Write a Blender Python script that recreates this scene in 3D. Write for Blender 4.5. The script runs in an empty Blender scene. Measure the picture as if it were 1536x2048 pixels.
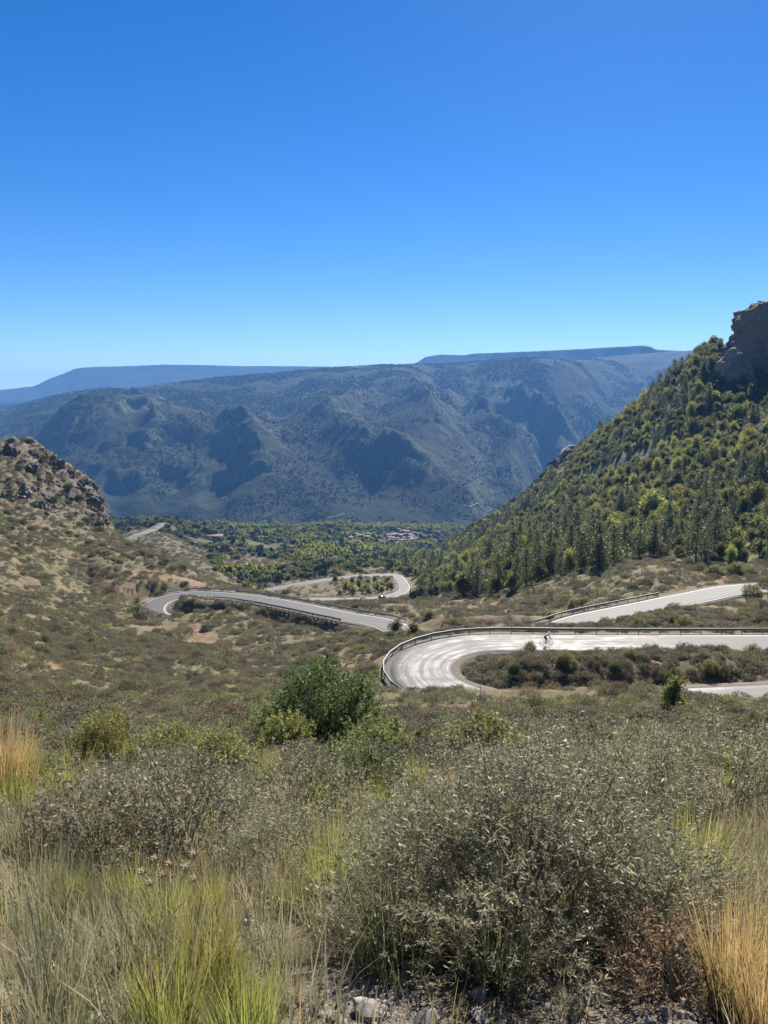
import bpy, bmesh, math, random
import numpy as np
from mathutils import Vector, Matrix

# ------------------------------------------------------------------ camera, world, sun, exposure
SC = bpy.context.scene
COL = SC.collection
F_PX, HORIZON = 1536.0, 790.0
PITCH = math.atan((1024 - HORIZON) / F_PX)
CP, SP = math.cos(PITCH), math.sin(PITCH)
cd = bpy.data.cameras.new('camera')
cam = bpy.data.objects.new('camera', cd)
COL.objects.link(cam)
cam.location = (0, 0, 0)
cam.rotation_euler = (math.pi / 2 - PITCH, 0, 0)
cd.sensor_fit = 'HORIZONTAL'
cd.sensor_width = 36.0
cd.lens = 36.0
cd.clip_start = 0.05
cd.clip_end = 40000
SC.camera = cam

SUN_EL, SUN_AZ = math.radians(38), math.radians(17)      # azimuth: clockwise from the view direction (+Y)
world = bpy.data.worlds.new('World')
SC.world = world
world.use_nodes = True
wn = world.node_tree
for n in list(wn.nodes):
    wn.nodes.remove(n)
sky = wn.nodes.new('ShaderNodeTexSky')
sky.sky_type = 'NISHITA'
sky.sun_disc = False
sky.sun_elevation = SUN_EL
sky.sun_rotation = SUN_AZ
sky.altitude = 2200
sky.air_density = 1.0
sky.dust_density = 0.25
sky.ozone_density = 4.0
hs = wn.nodes.new('ShaderNodeHueSaturation')
hs.inputs['Saturation'].default_value = 1.33
hs.inputs['Hue'].default_value = 0.508
hs.inputs['Value'].default_value = 1.0
bg = wn.nodes.new('ShaderNodeBackground')
bg.inputs['Strength'].default_value = 0.0505
wo = wn.nodes.new('ShaderNodeOutputWorld')
wn.links.new(sky.outputs[0], hs.inputs['Color'])
wn.links.new(hs.outputs[0], bg.inputs[0])
wn.links.new(bg.outputs[0], wo.inputs[0])

sl = bpy.data.lights.new('sun', 'SUN')
sl.energy = 5.0
sl.angle = math.radians(0.53)
sl.color = (1.0, 0.94, 0.84)
sun = bpy.data.objects.new('sun', sl)
COL.objects.link(sun)
sdir = Vector((math.sin(SUN_AZ) * math.cos(SUN_EL), math.cos(SUN_AZ) * math.cos(SUN_EL), math.sin(SUN_EL)))
sun.rotation_euler = (-sdir).to_track_quat('-Z', 'Y').to_euler()
sun.location = sdir * 500

SC.view_settings.view_transform = 'Standard'
SC.view_settings.look = 'None'
SC.view_settings.exposure = 1.33
SC.view_settings.gamma = 1.0
SC.view_settings.use_curve_mapping = False
SC.render.engine = 'CYCLES'
cy = SC.cycles
cy.use_denoising = True
cy.max_bounces = 4
cy.diffuse_bounces = 3
cy.glossy_bounces = 2
cy.transmission_bounces = 3
cy.transparent_max_bounces = 6
cy.volume_bounces = 0
cy.caustics_reflective = False
cy.caustics_refractive = False

RNG = np.random.default_rng(7)
random.seed(7)

# ------------------------------------------------------------------ projection helpers (layout only)
def at(u, v, d):
    """world point seen at photo pixel (u, v), d metres ahead"""
    a, b = (u - 768.0) / F_PX, (1024.0 - v) / F_PX
    fy, fz = CP + b * SP, -SP + b * CP
    return np.array((a / fy * d, d, fz / fy * d))

def proj(x, y, z):
    yy = y * CP - z * SP
    zz = y * SP + z * CP
    yy = np.where(yy < 0.05, 0.05, yy)
    return 768 + F_PX * x / yy, 1024 - F_PX * zz / yy

def sstep(a, b, x):
    t = np.clip((x - a) / (b - a), 0, 1)
    return t * t * (3 - 2 * t)

# ------------------------------------------------------------------ noise
_P = np.random.default_rng(11).permutation(512)
_P = np.concatenate([_P, _P, _P])
_G = np.random.default_rng(12).normal(size=(512, 3))
_G /= np.linalg.norm(_G, axis=1)[:, None]

def perlin3(x, y, z):
    xi, yi, zi = np.floor(x).astype(int), np.floor(y).astype(int), np.floor(z).astype(int)
    xf, yf, zf = x - xi, y - yi, z - zi
    xi &= 511; yi &= 511; zi &= 511
    fu = xf * xf * xf * (xf * (xf * 6 - 15) + 10)
    fv = yf * yf * yf * (yf * (yf * 6 - 15) + 10)
    fw = zf * zf * zf * (zf * (zf * 6 - 15) + 10)
    def g(a, b, c):
        h = _P[_P[_P[(xi + a) & 511] + ((yi + b) & 511)] + ((zi + c) & 511)] & 511
        v = _G[h]
        return v[..., 0] * (xf - a) + v[..., 1] * (yf - b) + v[..., 2] * (zf - c)
    l = lambda t, a, b: a + t * (b - a)
    return l(fw, l(fv, l(fu, g(0,0,0), g(1,0,0)), l(fu, g(0,1,0), g(1,1,0))),
                 l(fv, l(fu, g(0,0,1), g(1,0,1)), l(fu, g(0,1,1), g(1,1,1)))) * 1.5

def perlin2(x, y):
    xi, yi = np.floor(x).astype(int), np.floor(y).astype(int)
    xf, yf = x - xi, y - yi
    fu = xf * xf * xf * (xf * (xf * 6 - 15) + 10)
    fv = yf * yf * yf * (yf * (yf * 6 - 15) + 10)
    def g(a, b):
        h = _P[_P[(xi + a) & 511] + ((yi + b) & 511)] & 511
        ang = h * (2 * math.pi / 512.0)
        return np.cos(ang) * (xf - a) + np.sin(ang) * (yf - b)
    l = lambda t, a, b: a + t * (b - a)
    return l(fv, l(fu, g(0, 0), g(1, 0)), l(fu, g(0, 1), g(1, 1))) * 1.5

def fbm(x, y, lam, octs, seed=0.0, gain=0.5):
    r = 0; a = 1.0
    for o in range(octs):
        r = r + a * perlin2(x / lam + seed + 17.3 * o, y / lam - seed + 9.1 * o)
        lam *= 0.5; a *= gain
    return r

def ridged(x, y, lam, octs, seed=0.0, gain=0.55):
    r = 0; a = 1.0
    for o in range(octs):
        n = 1 - np.abs(perlin2(x / lam + seed + 13.7 * o, y / lam + seed * 0.7 + 5.1 * o)) * 1.6
        r = r + a * n * n
        lam *= 0.5; a *= gain
    return r

# ------------------------------------------------------------------ mesh helpers
def make_mesh(name, verts, faces, attrs=None, smooth=False):
    """verts (n,3); faces: list of int arrays, each (m,k) with its own k"""
    verts = np.asarray(verts, dtype=np.float32)
    me = bpy.data.meshes.new(name)
    me.vertices.add(len(verts))
    me.vertices.foreach_set('co', verts.ravel())
    faces = [np.asarray(f, dtype=np.int32) for f in faces if len(f)]
    li = np.concatenate([f.ravel() for f in faces])
    ks = np.concatenate([np.full(len(f), f.shape[1], dtype=np.int32) for f in faces])
    st = np.zeros(len(ks), dtype=np.int32)
    st[1:] = np.cumsum(ks)[:-1]
    me.loops.add(len(li))
    me.loops.foreach_set('vertex_index', li)
    me.polygons.add(len(ks))
    me.polygons.foreach_set('loop_start', st)
    if smooth:
        me.polygons.foreach_set('use_smooth', np.ones(len(ks), dtype=bool))
    me.update(calc_edges=True)
    for k, (typ, data) in (attrs or {}).items():
        at_ = me.attributes.new(k, typ, 'POINT')
        data = np.asarray(data, dtype=np.float32)
        at_.data.foreach_set('color' if typ == 'FLOAT_COLOR' else 'value', data.ravel())
    return me

def link(name, me, mat=None, parent=None):
    o = bpy.data.objects.new(name, me)
    COL.objects.link(o)
    if mat is not None and me is not None and not me.materials:
        me.materials.append(mat)
    if parent is not None:
        o.parent = parent
    return o

def tag(o, label=None, cat=None, group=None, kind=None):
    if label: o['label'] = label
    if cat: o['category'] = cat
    if group: o['group'] = group
    if kind: o['kind'] = kind
    return o

def empty(name, loc=(0, 0, 0), rot=(0, 0, 0), scale=(1, 1, 1)):
    o = bpy.data.objects.new(name, None)
    o.empty_display_size = 0.2
    COL.objects.link(o)
    o.location = loc; o.rotation_euler = rot; o.scale = scale
    return o

def spawn(name, parts, label, cat, loc, rz=0.0, scale=1.0, group=None, tilt=(0, 0)):
    """a thing made of shared part meshes: parts = [(part name, mesh)]"""
    sc = (scale, scale, scale) if np.isscalar(scale) else scale
    o = empty(name, tuple(float(c) for c in loc), (tilt[0], tilt[1], rz), tuple(float(c) for c in sc))
    tag(o, label, cat, group)
    for pn, me in parts:
        link(pn, me, None, o)
    return o

class MB:
    """collects simple solids into one mesh"""
    def __init__(s):
        s.v = []; s.f = {3: [], 4: []}; s.n = 0
    def add(s, verts, faces):
        for f in faces:
            if len(f) in (3, 4):
                s.f[len(f)].append([i + s.n for i in f])
            else:
                for k in range(1, len(f) - 1):
                    s.f[3].append([f[0] + s.n, f[k] + s.n, f[k + 1] + s.n])
        s.v += [tuple(float(c) for c in p) for p in verts]; s.n += len(verts)
    def box(s, c, size, rz=0.0, M=None):
        hx, hy, hz = size[0] / 2, size[1] / 2, size[2] / 2
        ca, sa = math.cos(rz), math.sin(rz)
        vs = []
        for z in (-hz, hz):
            for x, y in ((-hx, -hy), (hx, -hy), (hx, hy), (-hx, hy)):
                vs.append((c[0] + x * ca - y * sa, c[1] + x * sa + y * ca, c[2] + z))
        s.add(vs, [(3, 2, 1, 0), (4, 5, 6, 7), (0, 1, 5, 4), (1, 2, 6, 5), (2, 3, 7, 6), (3, 0, 4, 7)])
    def tube(s, pts, r, n=6, cap=True):
        pts = [Vector(p) for p in pts]
        rs = r if isinstance(r, (list, tuple)) else [r] * len(pts)
        vs = []
        for i, p in enumerate(pts):
            d = (pts[min(i + 1, len(pts) - 1)] - pts[max(i - 1, 0)]).normalized()
            a = d.orthogonal().normalized() if i == 0 else (a - d * a.dot(d)).normalized()
            b = d.cross(a)
            for k in range(n):
                t = 2 * math.pi * k / n
                vs.append(p + (a * math.cos(t) + b * math.sin(t)) * rs[i])
        fs = []
        for i in range(len(pts) - 1):
            for k in range(n):
                k2 = (k + 1) % n
                fs.append((i * n + k, i * n + k2, (i + 1) * n + k2, (i + 1) * n + k))
        if cap:
            fs.append(tuple(range(n - 1, -1, -1)))
            fs.append(tuple((len(pts) - 1) * n + k for k in range(n)))
        s.add(vs, fs)
    def ring(s, c, axis, R, r, n=20, m=6):
        axis = Vector(axis).normalized(); a = axis.orthogonal().normalized(); b = axis.cross(a); c = Vector(c)
        vs = []; fs = []
        for i in range(n):
            t = 2 * math.pi * i / n
            e = a * math.cos(t) + b * math.sin(t)
            for k in range(m):
                q = 2 * math.pi * k / m
                vs.append(c + e * (R + r * math.cos(q)) + axis * (r * math.sin(q)))
        for i in range(n):
            for k in range(m):
                i2, k2 = (i + 1) % n, (k + 1) % m
                fs.append((i * m + k, i2 * m + k, i2 * m + k2, i * m + k2))
        s.add(vs, fs)
    def mesh(s, name, mat=None, smooth=False):
        fl = [np.array(s.f[k], dtype=np.int32) for k in (3, 4) if s.f[k]]
        me = make_mesh(name, np.array(s.v), fl, smooth=smooth)
        if mat: me.materials.append(mat)
        return me

# ------------------------------------------------------------------ materials
def new_mat(name):
    m = bpy.data.materials.new(name)
    m.use_nodes = True
    nt = m.node_tree
    for n in list(nt.nodes):
        nt.nodes.remove(n)
    out = nt.nodes.new('ShaderNodeOutputMaterial')
    return m, nt, out

def N(nt, typ, **kw):
    n = nt.nodes.new(typ)
    for k, v in kw.items():
        if k in n.inputs.keys():
            n.inputs[k].default_value = v
        else:
            setattr(n, k, v)
    return n

def rgb(c): return (c[0], c[1], c[2], 1.0)

def mixc(nt, fac, a, b, blend='MIX'):
    n = nt.nodes.new('ShaderNodeMix'); n.data_type = 'RGBA'; n.blend_type = blend
    for sock, val in ((0, fac), (6, a), (7, b)):
        if isinstance(val, (int, float)): n.inputs[sock].default_value = val
        elif isinstance(val, tuple): n.inputs[sock].default_value = rgb(val)
        else: nt.links.new(val, n.inputs[sock])
    return n.outputs[2]

def mathn(nt, op, a, b=0.0, clamp=False):
    n = nt.nodes.new('ShaderNodeMath'); n.operation = op; n.use_clamp = clamp
    for i, val in enumerate((a, b)):
        if isinstance(val, (int, float)): n.inputs[i].default_value = val
        else: nt.links.new(val, n.inputs[i])
    return n.outputs[0]

def ramp(nt, fac, stops):
    n = nt.nodes.new('ShaderNodeValToRGB')
    cr = n.color_ramp
    while len(cr.elements) < len(stops): cr.elements.new(0.5)
    for e, (p, c) in zip(cr.elements, stops):
        e.position = p; e.color = rgb(c) if len(c) == 3 else c
    nt.links.new(fac, n.inputs[0])
    return n.outputs[0]

def noise(nt, scale, detail=4, rough=0.55, vec=None, w=None):
    n = nt.nodes.new('ShaderNodeTexNoise')
    n.inputs['Scale'].default_value = scale; n.inputs['Detail'].default_value = detail; n.inputs['Roughness'].default_value = rough
    if vec is not None: nt.links.new(vec, n.inputs['Vector'])
    return n.outputs[0]

def simple(name, col, rough=0.6, metal=0.0, spec=0.5, var=0.0, scale=8.0):
    m, nt, out = new_mat(name)
    b = N(nt, 'ShaderNodeBsdfPrincipled', Roughness=rough, Metallic=metal)
    b.inputs['Specular IOR Level'].default_value = spec
    if var:
        tc = N(nt, 'ShaderNodeTexCoord')
        nz = noise(nt, scale, 5, 0.6, tc.outputs['Object'])
        c = mixc(nt, nz, tuple(x * (1 - var) for x in col), tuple(min(1, x * (1 + var)) for x in col))
        nt.links.new(c, b.inputs['Base Color'])
    else:
        b.inputs['Base Color'].default_value = rgb(col)
    nt.links.new(b.outputs[0], out.inputs[0])
    return m

def leafmat(name, c1, c2, c3=None, trans=0.35, rough=0.55, spec=0.3, along=None, objvar=0.25):
    """foliage: every leaf its own shade between c1 and c2, a few c3; plant-to-plant variation; light passes through"""
    m, nt, out = new_mat(name)
    geo = N(nt, 'ShaderNodeNewGeometry')
    oi = N(nt, 'ShaderNodeObjectInfo')
    isl = geo.outputs['Random Per Island']
    c = mixc(nt, isl, c1, c2)
    if c3 is not None:
        f = mathn(nt, 'GREATER_THAN', isl, 0.86)
        c = mixc(nt, f, c, c3)
    if along is not None:
        a = N(nt, 'ShaderNodeAttribute', attribute_name='along')
        f = mathn(nt, 'MULTIPLY', a.outputs['Fac'], 1.0)
        f2 = mathn(nt, 'ADD', f, mathn(nt, 'MULTIPLY', mathn(nt, 'SUBTRACT', isl, 0.5), 0.7), True)
        c = mixc(nt, f2, c, along)
    if objvar:
        v = mathn(nt, 'ADD', mathn(nt, 'MULTIPLY', oi.outputs['Random'], 2 * objvar), 1 - objvar)
        h = N(nt, 'ShaderNodeHueSaturation')
        nt.links.new(c, h.inputs['Color']); nt.links.new(v, h.inputs['Value'])
        hv = mathn(nt, 'ADD', mathn(nt, 'MULTIPLY', mathn(nt, 'FRACT', mathn(nt, 'MULTIPLY', oi.outputs['Random'], 7.31)), 0.04), 0.48)
        nt.links.new(hv, h.inputs['Hue'])
        c = h.outputs[0]
    b = N(nt, 'ShaderNodeBsdfPrincipled', Roughness=rough)
    b.inputs['Specular IOR Level'].default_value = spec
    nt.links.new(c, b.inputs['Base Color'])
    if trans > 0:
        t = N(nt, 'ShaderNodeBsdfTranslucent')
        nt.links.new(mixc(nt, 0.5, c, (0.9, 0.95, 0.5), 'OVERLAY') if False else c, t.inputs[0])
        mx = N(nt, 'ShaderNodeMixShader'); mx.inputs[0].default_value = trans
        nt.links.new(b.outputs[0], mx.inputs[1]); nt.links.new(t.outputs[0], mx.inputs[2])
        nt.links.new(mx.outputs[0], out.inputs[0])
    else:
        nt.links.new(b.outputs[0], out.inputs[0])
    return m

def rockmat(name, c1, c2, c3, scale=1.0, strata=0.0, bump=0.4, dist=0.1):
    m, nt, out = new_mat(name)
    tc = N(nt, 'ShaderNodeTexCoord')
    oi = N(nt, 'ShaderNodeObjectInfo')
    n1 = noise(nt, 0.9 * scale, 6, 0.65, tc.outputs['Object'])
    n2 = noise(nt, 5.0 * scale, 5, 0.7, tc.outputs['Object'])
    c = ramp(nt, n1, [(0.3, c1), (0.5, c2), (0.72, c3)])
    c = mixc(nt, mathn(nt, 'MULTIPLY', n2, 0.6), c, tuple(x * 0.55 for x in c2))
    if strata:
        mp = N(nt, 'ShaderNodeMapping'); mp.inputs['Scale'].default_value = (0.1 * strata, 0.1 * strata, 1.6 * strata)
        nt.links.new(tc.outputs['Object'], mp.inputs['Vector'])
        ns = noise(nt, 1.0, 5, 0.7, mp.outputs[0])
        c = mixc(nt, ramp(nt, ns, [(0.4, (0, 0, 0)), (0.62, (1, 1, 1))]), c, tuple(x * 0.5 for x in c1))
    v = mathn(nt, 'ADD', mathn(nt, 'MULTIPLY', oi.outputs['Random'], 0.5), 0.75)
    h = N(nt, 'ShaderNodeHueSaturation'); nt.links.new(c, h.inputs['Color']); nt.links.new(v, h.inputs['Value'])
    b = N(nt, 'ShaderNodeBsdfPrincipled', Roughness=0.9)
    b.inputs['Specular IOR Level'].default_value = 0.2
    nt.links.new(h.outputs[0], b.inputs['Base Color'])
    bp = N(nt, 'ShaderNodeBump', Strength=bump, Distance=dist)
    nt.links.new(n2, bp.inputs['Height']); nt.links.new(bp.outputs[0], b.inputs['Normal'])
    nt.links.new(b.outputs[0], out.inputs[0])
    return m

# near terrain: masks R rock, G grassy green, B bare reddish earth, A pale gravel
def terrain_mat():
    m, nt, out = new_mat('hillside_ground')
    geo = N(nt, 'ShaderNodeNewGeometry')
    P = geo.outputs['Position']
    at_ = N(nt, 'ShaderNodeAttribute', attribute_name='mask')
    at2 = N(nt, 'ShaderNodeAttribute', attribute_name='far')
    sp = N(nt, 'ShaderNodeSeparateColor'); nt.links.new(at_.outputs['Color'], sp.inputs[0])
    n_big = noise(nt, 0.045, 4, 0.6, P)
    n_mid = noise(nt, 0.55, 5, 0.65, P)
    n_fin = noise(nt, 6.0, 5, 0.7, P)
    n_peb = noise(nt, 38.0, 3, 0.7, P)
    soil = ramp(nt, n_mid, [(0.28, (0.08, 0.063, 0.04)), (0.5, (0.138, 0.112, 0.068)), (0.72, (0.20, 0.165, 0.105))])
    soil = mixc(nt, mathn(nt, 'MULTIPLY', n_fin, 0.55), soil, (0.085, 0.075, 0.05))
    dry = ramp(nt, n_mid, [(0.35, (0.078, 0.08, 0.034)), (0.65, (0.15, 0.135, 0.062))])
    c = mixc(nt, ramp(nt, n_big, [(0.42, (0, 0, 0)), (0.6, (0.75, 0.75, 0.75))]), soil, dry)
    g = ramp(nt, n_fin, [(0.3, (0.085, 0.10, 0.03)), (0.7, (0.19, 0.195, 0.065))])
    c = mixc(nt, sp.outputs[1], c, g)
    red = ramp(nt, n_mid, [(0.3, (0.12, 0.074, 0.045)), (0.55, (0.20, 0.132, 0.088)), (0.75, (0.27, 0.205, 0.155))])
    c = mixc(nt, sp.outputs[2], c, red)
    rock = ramp(nt, n_fin, [(0.3, (0.065, 0.054, 0.043)), (0.5, (0.12, 0.10, 0.08)), (0.7, (0.20, 0.175, 0.145))])
    c = mixc(nt, sp.outputs[0], c, rock)
    grav = ramp(nt, n_peb, [(0.3, (0.07, 0.058, 0.045)), (0.5, (0.15, 0.13, 0.105)), (0.7, (0.25, 0.225, 0.195))])
    c = mixc(nt, at_.outputs['Alpha'], c, grav)
    # woodland floor of the valley: dark and light patches of scrub too far away to tell apart
    wood = ramp(nt, noise(nt, 0.06, 6, 0.75, P), [(0.36, (0.02, 0.03, 0.013)), (0.5, (0.045, 0.052, 0.022)), (0.62, (0.085, 0.078, 0.042)), (0.75, (0.14, 0.12, 0.08))])
    c = mixc(nt, at2.outputs['Fac'], c, wood)
    b = N(nt, 'ShaderNodeBsdfPrincipled', Roughness=0.95)
    b.inputs['Specular IOR Level'].default_value = 0.1
    nt.links.new(c, b.inputs['Base Color'])
    hgt = mathn(nt, 'ADD', mathn(nt, 'MULTIPLY', n_mid, 0.45), mathn(nt, 'ADD', mathn(nt, 'MULTIPLY', n_fin, 0.12), mathn(nt, 'MULTIPLY', n_peb, 0.02)))
    bp = N(nt, 'ShaderNodeBump', Strength=0.8, Distance=1.0)
    nt.links.new(hgt, bp.inputs['Height']); nt.links.new(bp.outputs[0], b.inputs['Normal'])
    nt.links.new(b.outputs[0], out.inputs[0])
    return m

def mountain_mat():
    m, nt, out = new_mat('mountain_ground')
    geo = N(nt, 'ShaderNodeNewGeometry')
    P = geo.outputs['Position']
    at_ = N(nt, 'ShaderNodeAttribute', attribute_name='mask')
    sp = N(nt, 'ShaderNodeSeparateColor'); nt.links.new(at_.outputs['Color'], sp.inputs[0])
    n_big = noise(nt, 0.004, 5, 0.6, P)
    n_mid = noise(nt, 0.03, 6, 0.7, P)
    n_fin = noise(nt, 0.12, 4, 0.7, P)
    scrub = ramp(nt, n_fin, [(0.34, (0.016, 0.026, 0.014)), (0.52, (0.036, 0.046, 0.024)), (0.7, (0.10, 0.094, 0.06))])
    earth = ramp(nt, n_mid, [(0.3, (0.07, 0.068, 0.044)), (0.55, (0.145, 0.13, 0.09)), (0.8, (0.23, 0.205, 0.155))])
    c = mixc(nt, ramp(nt, n_big, [(0.47, (0, 0, 0)), (0.6, (0.8, 0.8, 0.8))]), scrub, earth)
    rock = ramp(nt, n_mid, [(0.3, (0.14, 0.125, 0.11)), (0.6, (0.30, 0.27, 0.235)), (0.8, (0.44, 0.41, 0.36))])
    c = mixc(nt, mathn(nt, 'MULTIPLY', sp.outputs[0], ramp(nt, n_mid, [(0.35, (0.25, 0.25, 0.25)), (0.6, (1, 1, 1))])), c, rock)
    c = mixc(nt, sp.outputs[1], c, (0.12, 0.105, 0.075))
    c = mixc(nt, 1.0, c, (0.32, 0.40, 0.29), 'MULTIPLY')
    b = N(nt, 'ShaderNodeBsdfPrincipled', Roughness=0.95)
    b.inputs['Specular IOR Level'].default_value = 0.05
    nt.links.new(c, b.inputs['Base Color'])
    bp = N(nt, 'ShaderNodeBump', Strength=0.9, Distance=8.0)
    nt.links.new(n_fin, bp.inputs['Height']); nt.links.new(bp.outputs[0], b.inputs['Normal'])
    nt.links.new(b.outputs[0], out.inputs[0])
    return m

def asphalt_mat(name, base=(0.056, 0.054, 0.053), polish=0.0):
    """asphalt; u runs along, v across the road (attribute 'across' -1..1, 'alongm' metres)"""
    m, nt, out = new_mat(name)
    a1 = N(nt, 'ShaderNodeAttribute', attribute_name='across')
    a2 = N(nt, 'ShaderNodeAttribute', attribute_name='alongm')
    a3 = N(nt, 'ShaderNodeAttribute', attribute_name='worn')
    cb = N(nt, 'ShaderNodeCombineXYZ')
    nt.links.new(mathn(nt, 'MULTIPLY', a2.outputs['Fac'], 0.06), cb.inputs[0])
    nt.links.new(mathn(nt, 'MULTIPLY', a1.outputs['Fac'], 3.2), cb.inputs[1])
    streak = noise(nt, 1.6, 5, 0.65, cb.outputs[0])
    geo = N(nt, 'ShaderNodeNewGeometry')
    fine = noise(nt, 9.0, 4, 0.7, geo.outputs['Position'])
    patch = noise(nt, 0.5, 5, 0.65, geo.outputs['Position'])
    c = mixc(nt, fine, tuple(x * 0.75 for x in base), tuple(x * 1.25 for x in base))
    st = ramp(nt, streak, [(0.42, (0, 0, 0)), (0.58, (1, 1, 1))])
    c = mixc(nt, mathn(nt, 'MULTIPLY', st, 0.45), c, tuple(x * 1.55 for x in base))
    wf = mathn(nt, 'MULTIPLY', a3.outputs['Fac'], ramp(nt, patch, [(0.4, (0.2, 0.2, 0.2)), (0.6, (1, 1, 1))]))
    c = mixc(nt, mathn(nt, 'MULTIPLY', wf, mathn(nt, 'ADD', st, 0.25), True), c, (0.155, 0.152, 0.146))
    b = N(nt, 'ShaderNodeBsdfPrincipled')
    b.inputs['Specular IOR Level'].default_value = 0.3
    rg = mathn(nt, 'SUBTRACT', 0.72, mathn(nt, 'MULTIPLY', mathn(nt, 'MULTIPLY', wf, st), 0.16))
    nt.links.new(rg, b.inputs['Roughness'])
    nt.links.new(c, b.inputs['Base Color'])
    bp = N(nt, 'ShaderNodeBump', Strength=0.25, Distance=0.02)
    nt.links.new(fine, bp.inputs['Height']); nt.links.new(bp.outputs[0], b.inputs['Normal'])
    nt.links.new(b.outputs[0], out.inputs[0])
    return m

M = {}
M['ground'] = terrain_mat()
M['mountain'] = mountain_mat()
M['asphalt'] = asphalt_mat('asphalt')
M['paint'] = simple('road_paint', (0.42, 0.41, 0.39), 0.7, var=0.15, scale=3)
M['gravel_shoulder'] = simple('gravel_shoulder', (0.13, 0.112, 0.095), 0.95, spec=0.1, var=0.3, scale=2.5)
M['track'] = simple('dirt_track', (0.17, 0.155, 0.13), 0.95, spec=0.1, var=0.15, scale=0.3)
M['zinc'] = simple('galvanised_steel', (0.25, 0.265, 0.27), 0.6, 0.5, var=0.15, scale=1.5)
M['zincpost'] = simple('galvanised_post', (0.16, 0.165, 0.17), 0.6, 0.4)
M['reflector'] = simple('reflector', (0.8, 0.8, 0.78), 0.3)
M['limestone'] = rockmat('limestone', (0.11, 0.092, 0.072), (0.18, 0.152, 0.122), (0.26, 0.228, 0.19), 0.25, 0.0, 0.6, 0.5)
M['cliff'] = rockmat('cliff_rock', (0.27, 0.18, 0.12), (0.39, 0.285, 0.205), (0.47, 0.37, 0.28), 0.16, 0.0, 1.0, 2.0)
M['stone'] = rockmat('pale_stone', (0.19, 0.168, 0.142), (0.28, 0.255, 0.222), (0.37, 0.34, 0.30), 3.0, 0.0, 0.4, 0.02)
M['bark'] = simple('bark', (0.085, 0.065, 0.05), 0.9, spec=0.1, var=0.4, scale=6)
M['twig'] = simple('grey_twig', (0.23, 0.195, 0.15), 0.85, spec=0.15, var=0.3, scale=20)
# ---- leaves
M['spiny'] = leafmat('spiny_grey_green_leaf', (0.155, 0.17, 0.088), (0.34, 0.34, 0.205), (0.5, 0.46, 0.29), 0.46, 0.5, 0.35, objvar=0.12)
M['greyshrub'] = leafmat('grey_shrub_leaf', (0.135, 0.14, 0.08), (0.29, 0.28, 0.178), (0.42, 0.37, 0.235), 0.42, 0.6, 0.25, objvar=0.22)
M['cushion'] = leafmat('cushion_leaf', (0.088, 0.09, 0.052), (0.195, 0.184, 0.115), (0.3, 0.255, 0.165), 0.36, 0.6, 0.2, objvar=0.42)
M['cushion_green'] = leafmat('green_cushion_leaf', (0.11, 0.135, 0.045), (0.24, 0.26, 0.09), (0.36, 0.33, 0.14), 0.42, 0.6, 0.2, objvar=0.3)
M['heath_brown'] = leafmat('brown_heath_leaf', (0.16, 0.125, 0.07), (0.29, 0.225, 0.13), (0.36, 0.28, 0.17), 0.28, 0.6, 0.2, objvar=0.25)
M['broom'] = leafmat('broom_leaf', (0.15, 0.165, 0.045), (0.30, 0.295, 0.085), (0.42, 0.37, 0.14), 0.5, 0.5, 0.3, objvar=0.15)
M['darkshrub'] = leafmat('dark_shrub_leaf', (0.060, 0.098, 0.025), (0.150, 0.194, 0.056), (0.263, 0.281, 0.094), 0.38, 0.55, 0.15, objvar=0.1)
M['deadred'] = leafmat('dead_red_leaf', (0.20, 0.12, 0.075), (0.36, 0.215, 0.14), (0.42, 0.30, 0.21), 0.35, 0.6, 0.2, objvar=0.05)
M['grass_green'] = leafmat('green_grass', (0.13, 0.19, 0.035), (0.28, 0.34, 0.075), (0.5, 0.4, 0.12), 0.5, 0.45, 0.35, along=(0.36, 0.31, 0.09), objvar=0.12)
M['grass_straw'] = leafmat('straw_grass', (0.22, 0.20, 0.06), (0.42, 0.32, 0.12), (0.52, 0.40, 0.19), 0.45, 0.5, 0.3, along=(0.55, 0.38, 0.17), objvar=0.08)
M['grass_blue'] = leafmat('blue_green_grass', (0.09, 0.125, 0.05), (0.2, 0.235, 0.1), (0.4, 0.36, 0.19), 0.38, 0.4, 0.4, along=(0.30, 0.28, 0.15), objvar=0.12)
M['grass_pale'] = leafmat('pale_grass', (0.20, 0.195, 0.11), (0.36, 0.33, 0.21), (0.46, 0.42, 0.29), 0.35, 0.5, 0.3, along=(0.46, 0.38, 0.24), objvar=0.12)
M['pine'] = leafmat('pine_needles', (0.055, 0.078, 0.032), (0.13, 0.15, 0.06), (0.20, 0.205, 0.085), 0.38, 0.5, 0.3, objvar=0.28)
M['oak'] = leafmat('oak_leaf', (0.078, 0.092, 0.027), (0.175, 0.178, 0.052), (0.29, 0.27, 0.082), 0.48, 0.5, 0.3, objvar=0.28)
M['yellowgreen'] = leafmat('yellow_green_leaf', (0.168, 0.198, 0.036), (0.336, 0.342, 0.066), (0.432, 0.396, 0.090), 0.5, 0.5, 0.3, objvar=0.2)
M['poplar'] = leafmat('poplar_leaf', (0.15, 0.18, 0.03), (0.30, 0.30, 0.05), (0.42, 0.34, 0.05), 0.5, 0.5, 0.3, objvar=0.3)
M['farwood'] = leafmat('far_wood_leaf', (0.03, 0.046, 0.022), (0.058, 0.078, 0.036), None, 0.1, 0.7, 0.1, objvar=0.3)

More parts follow.
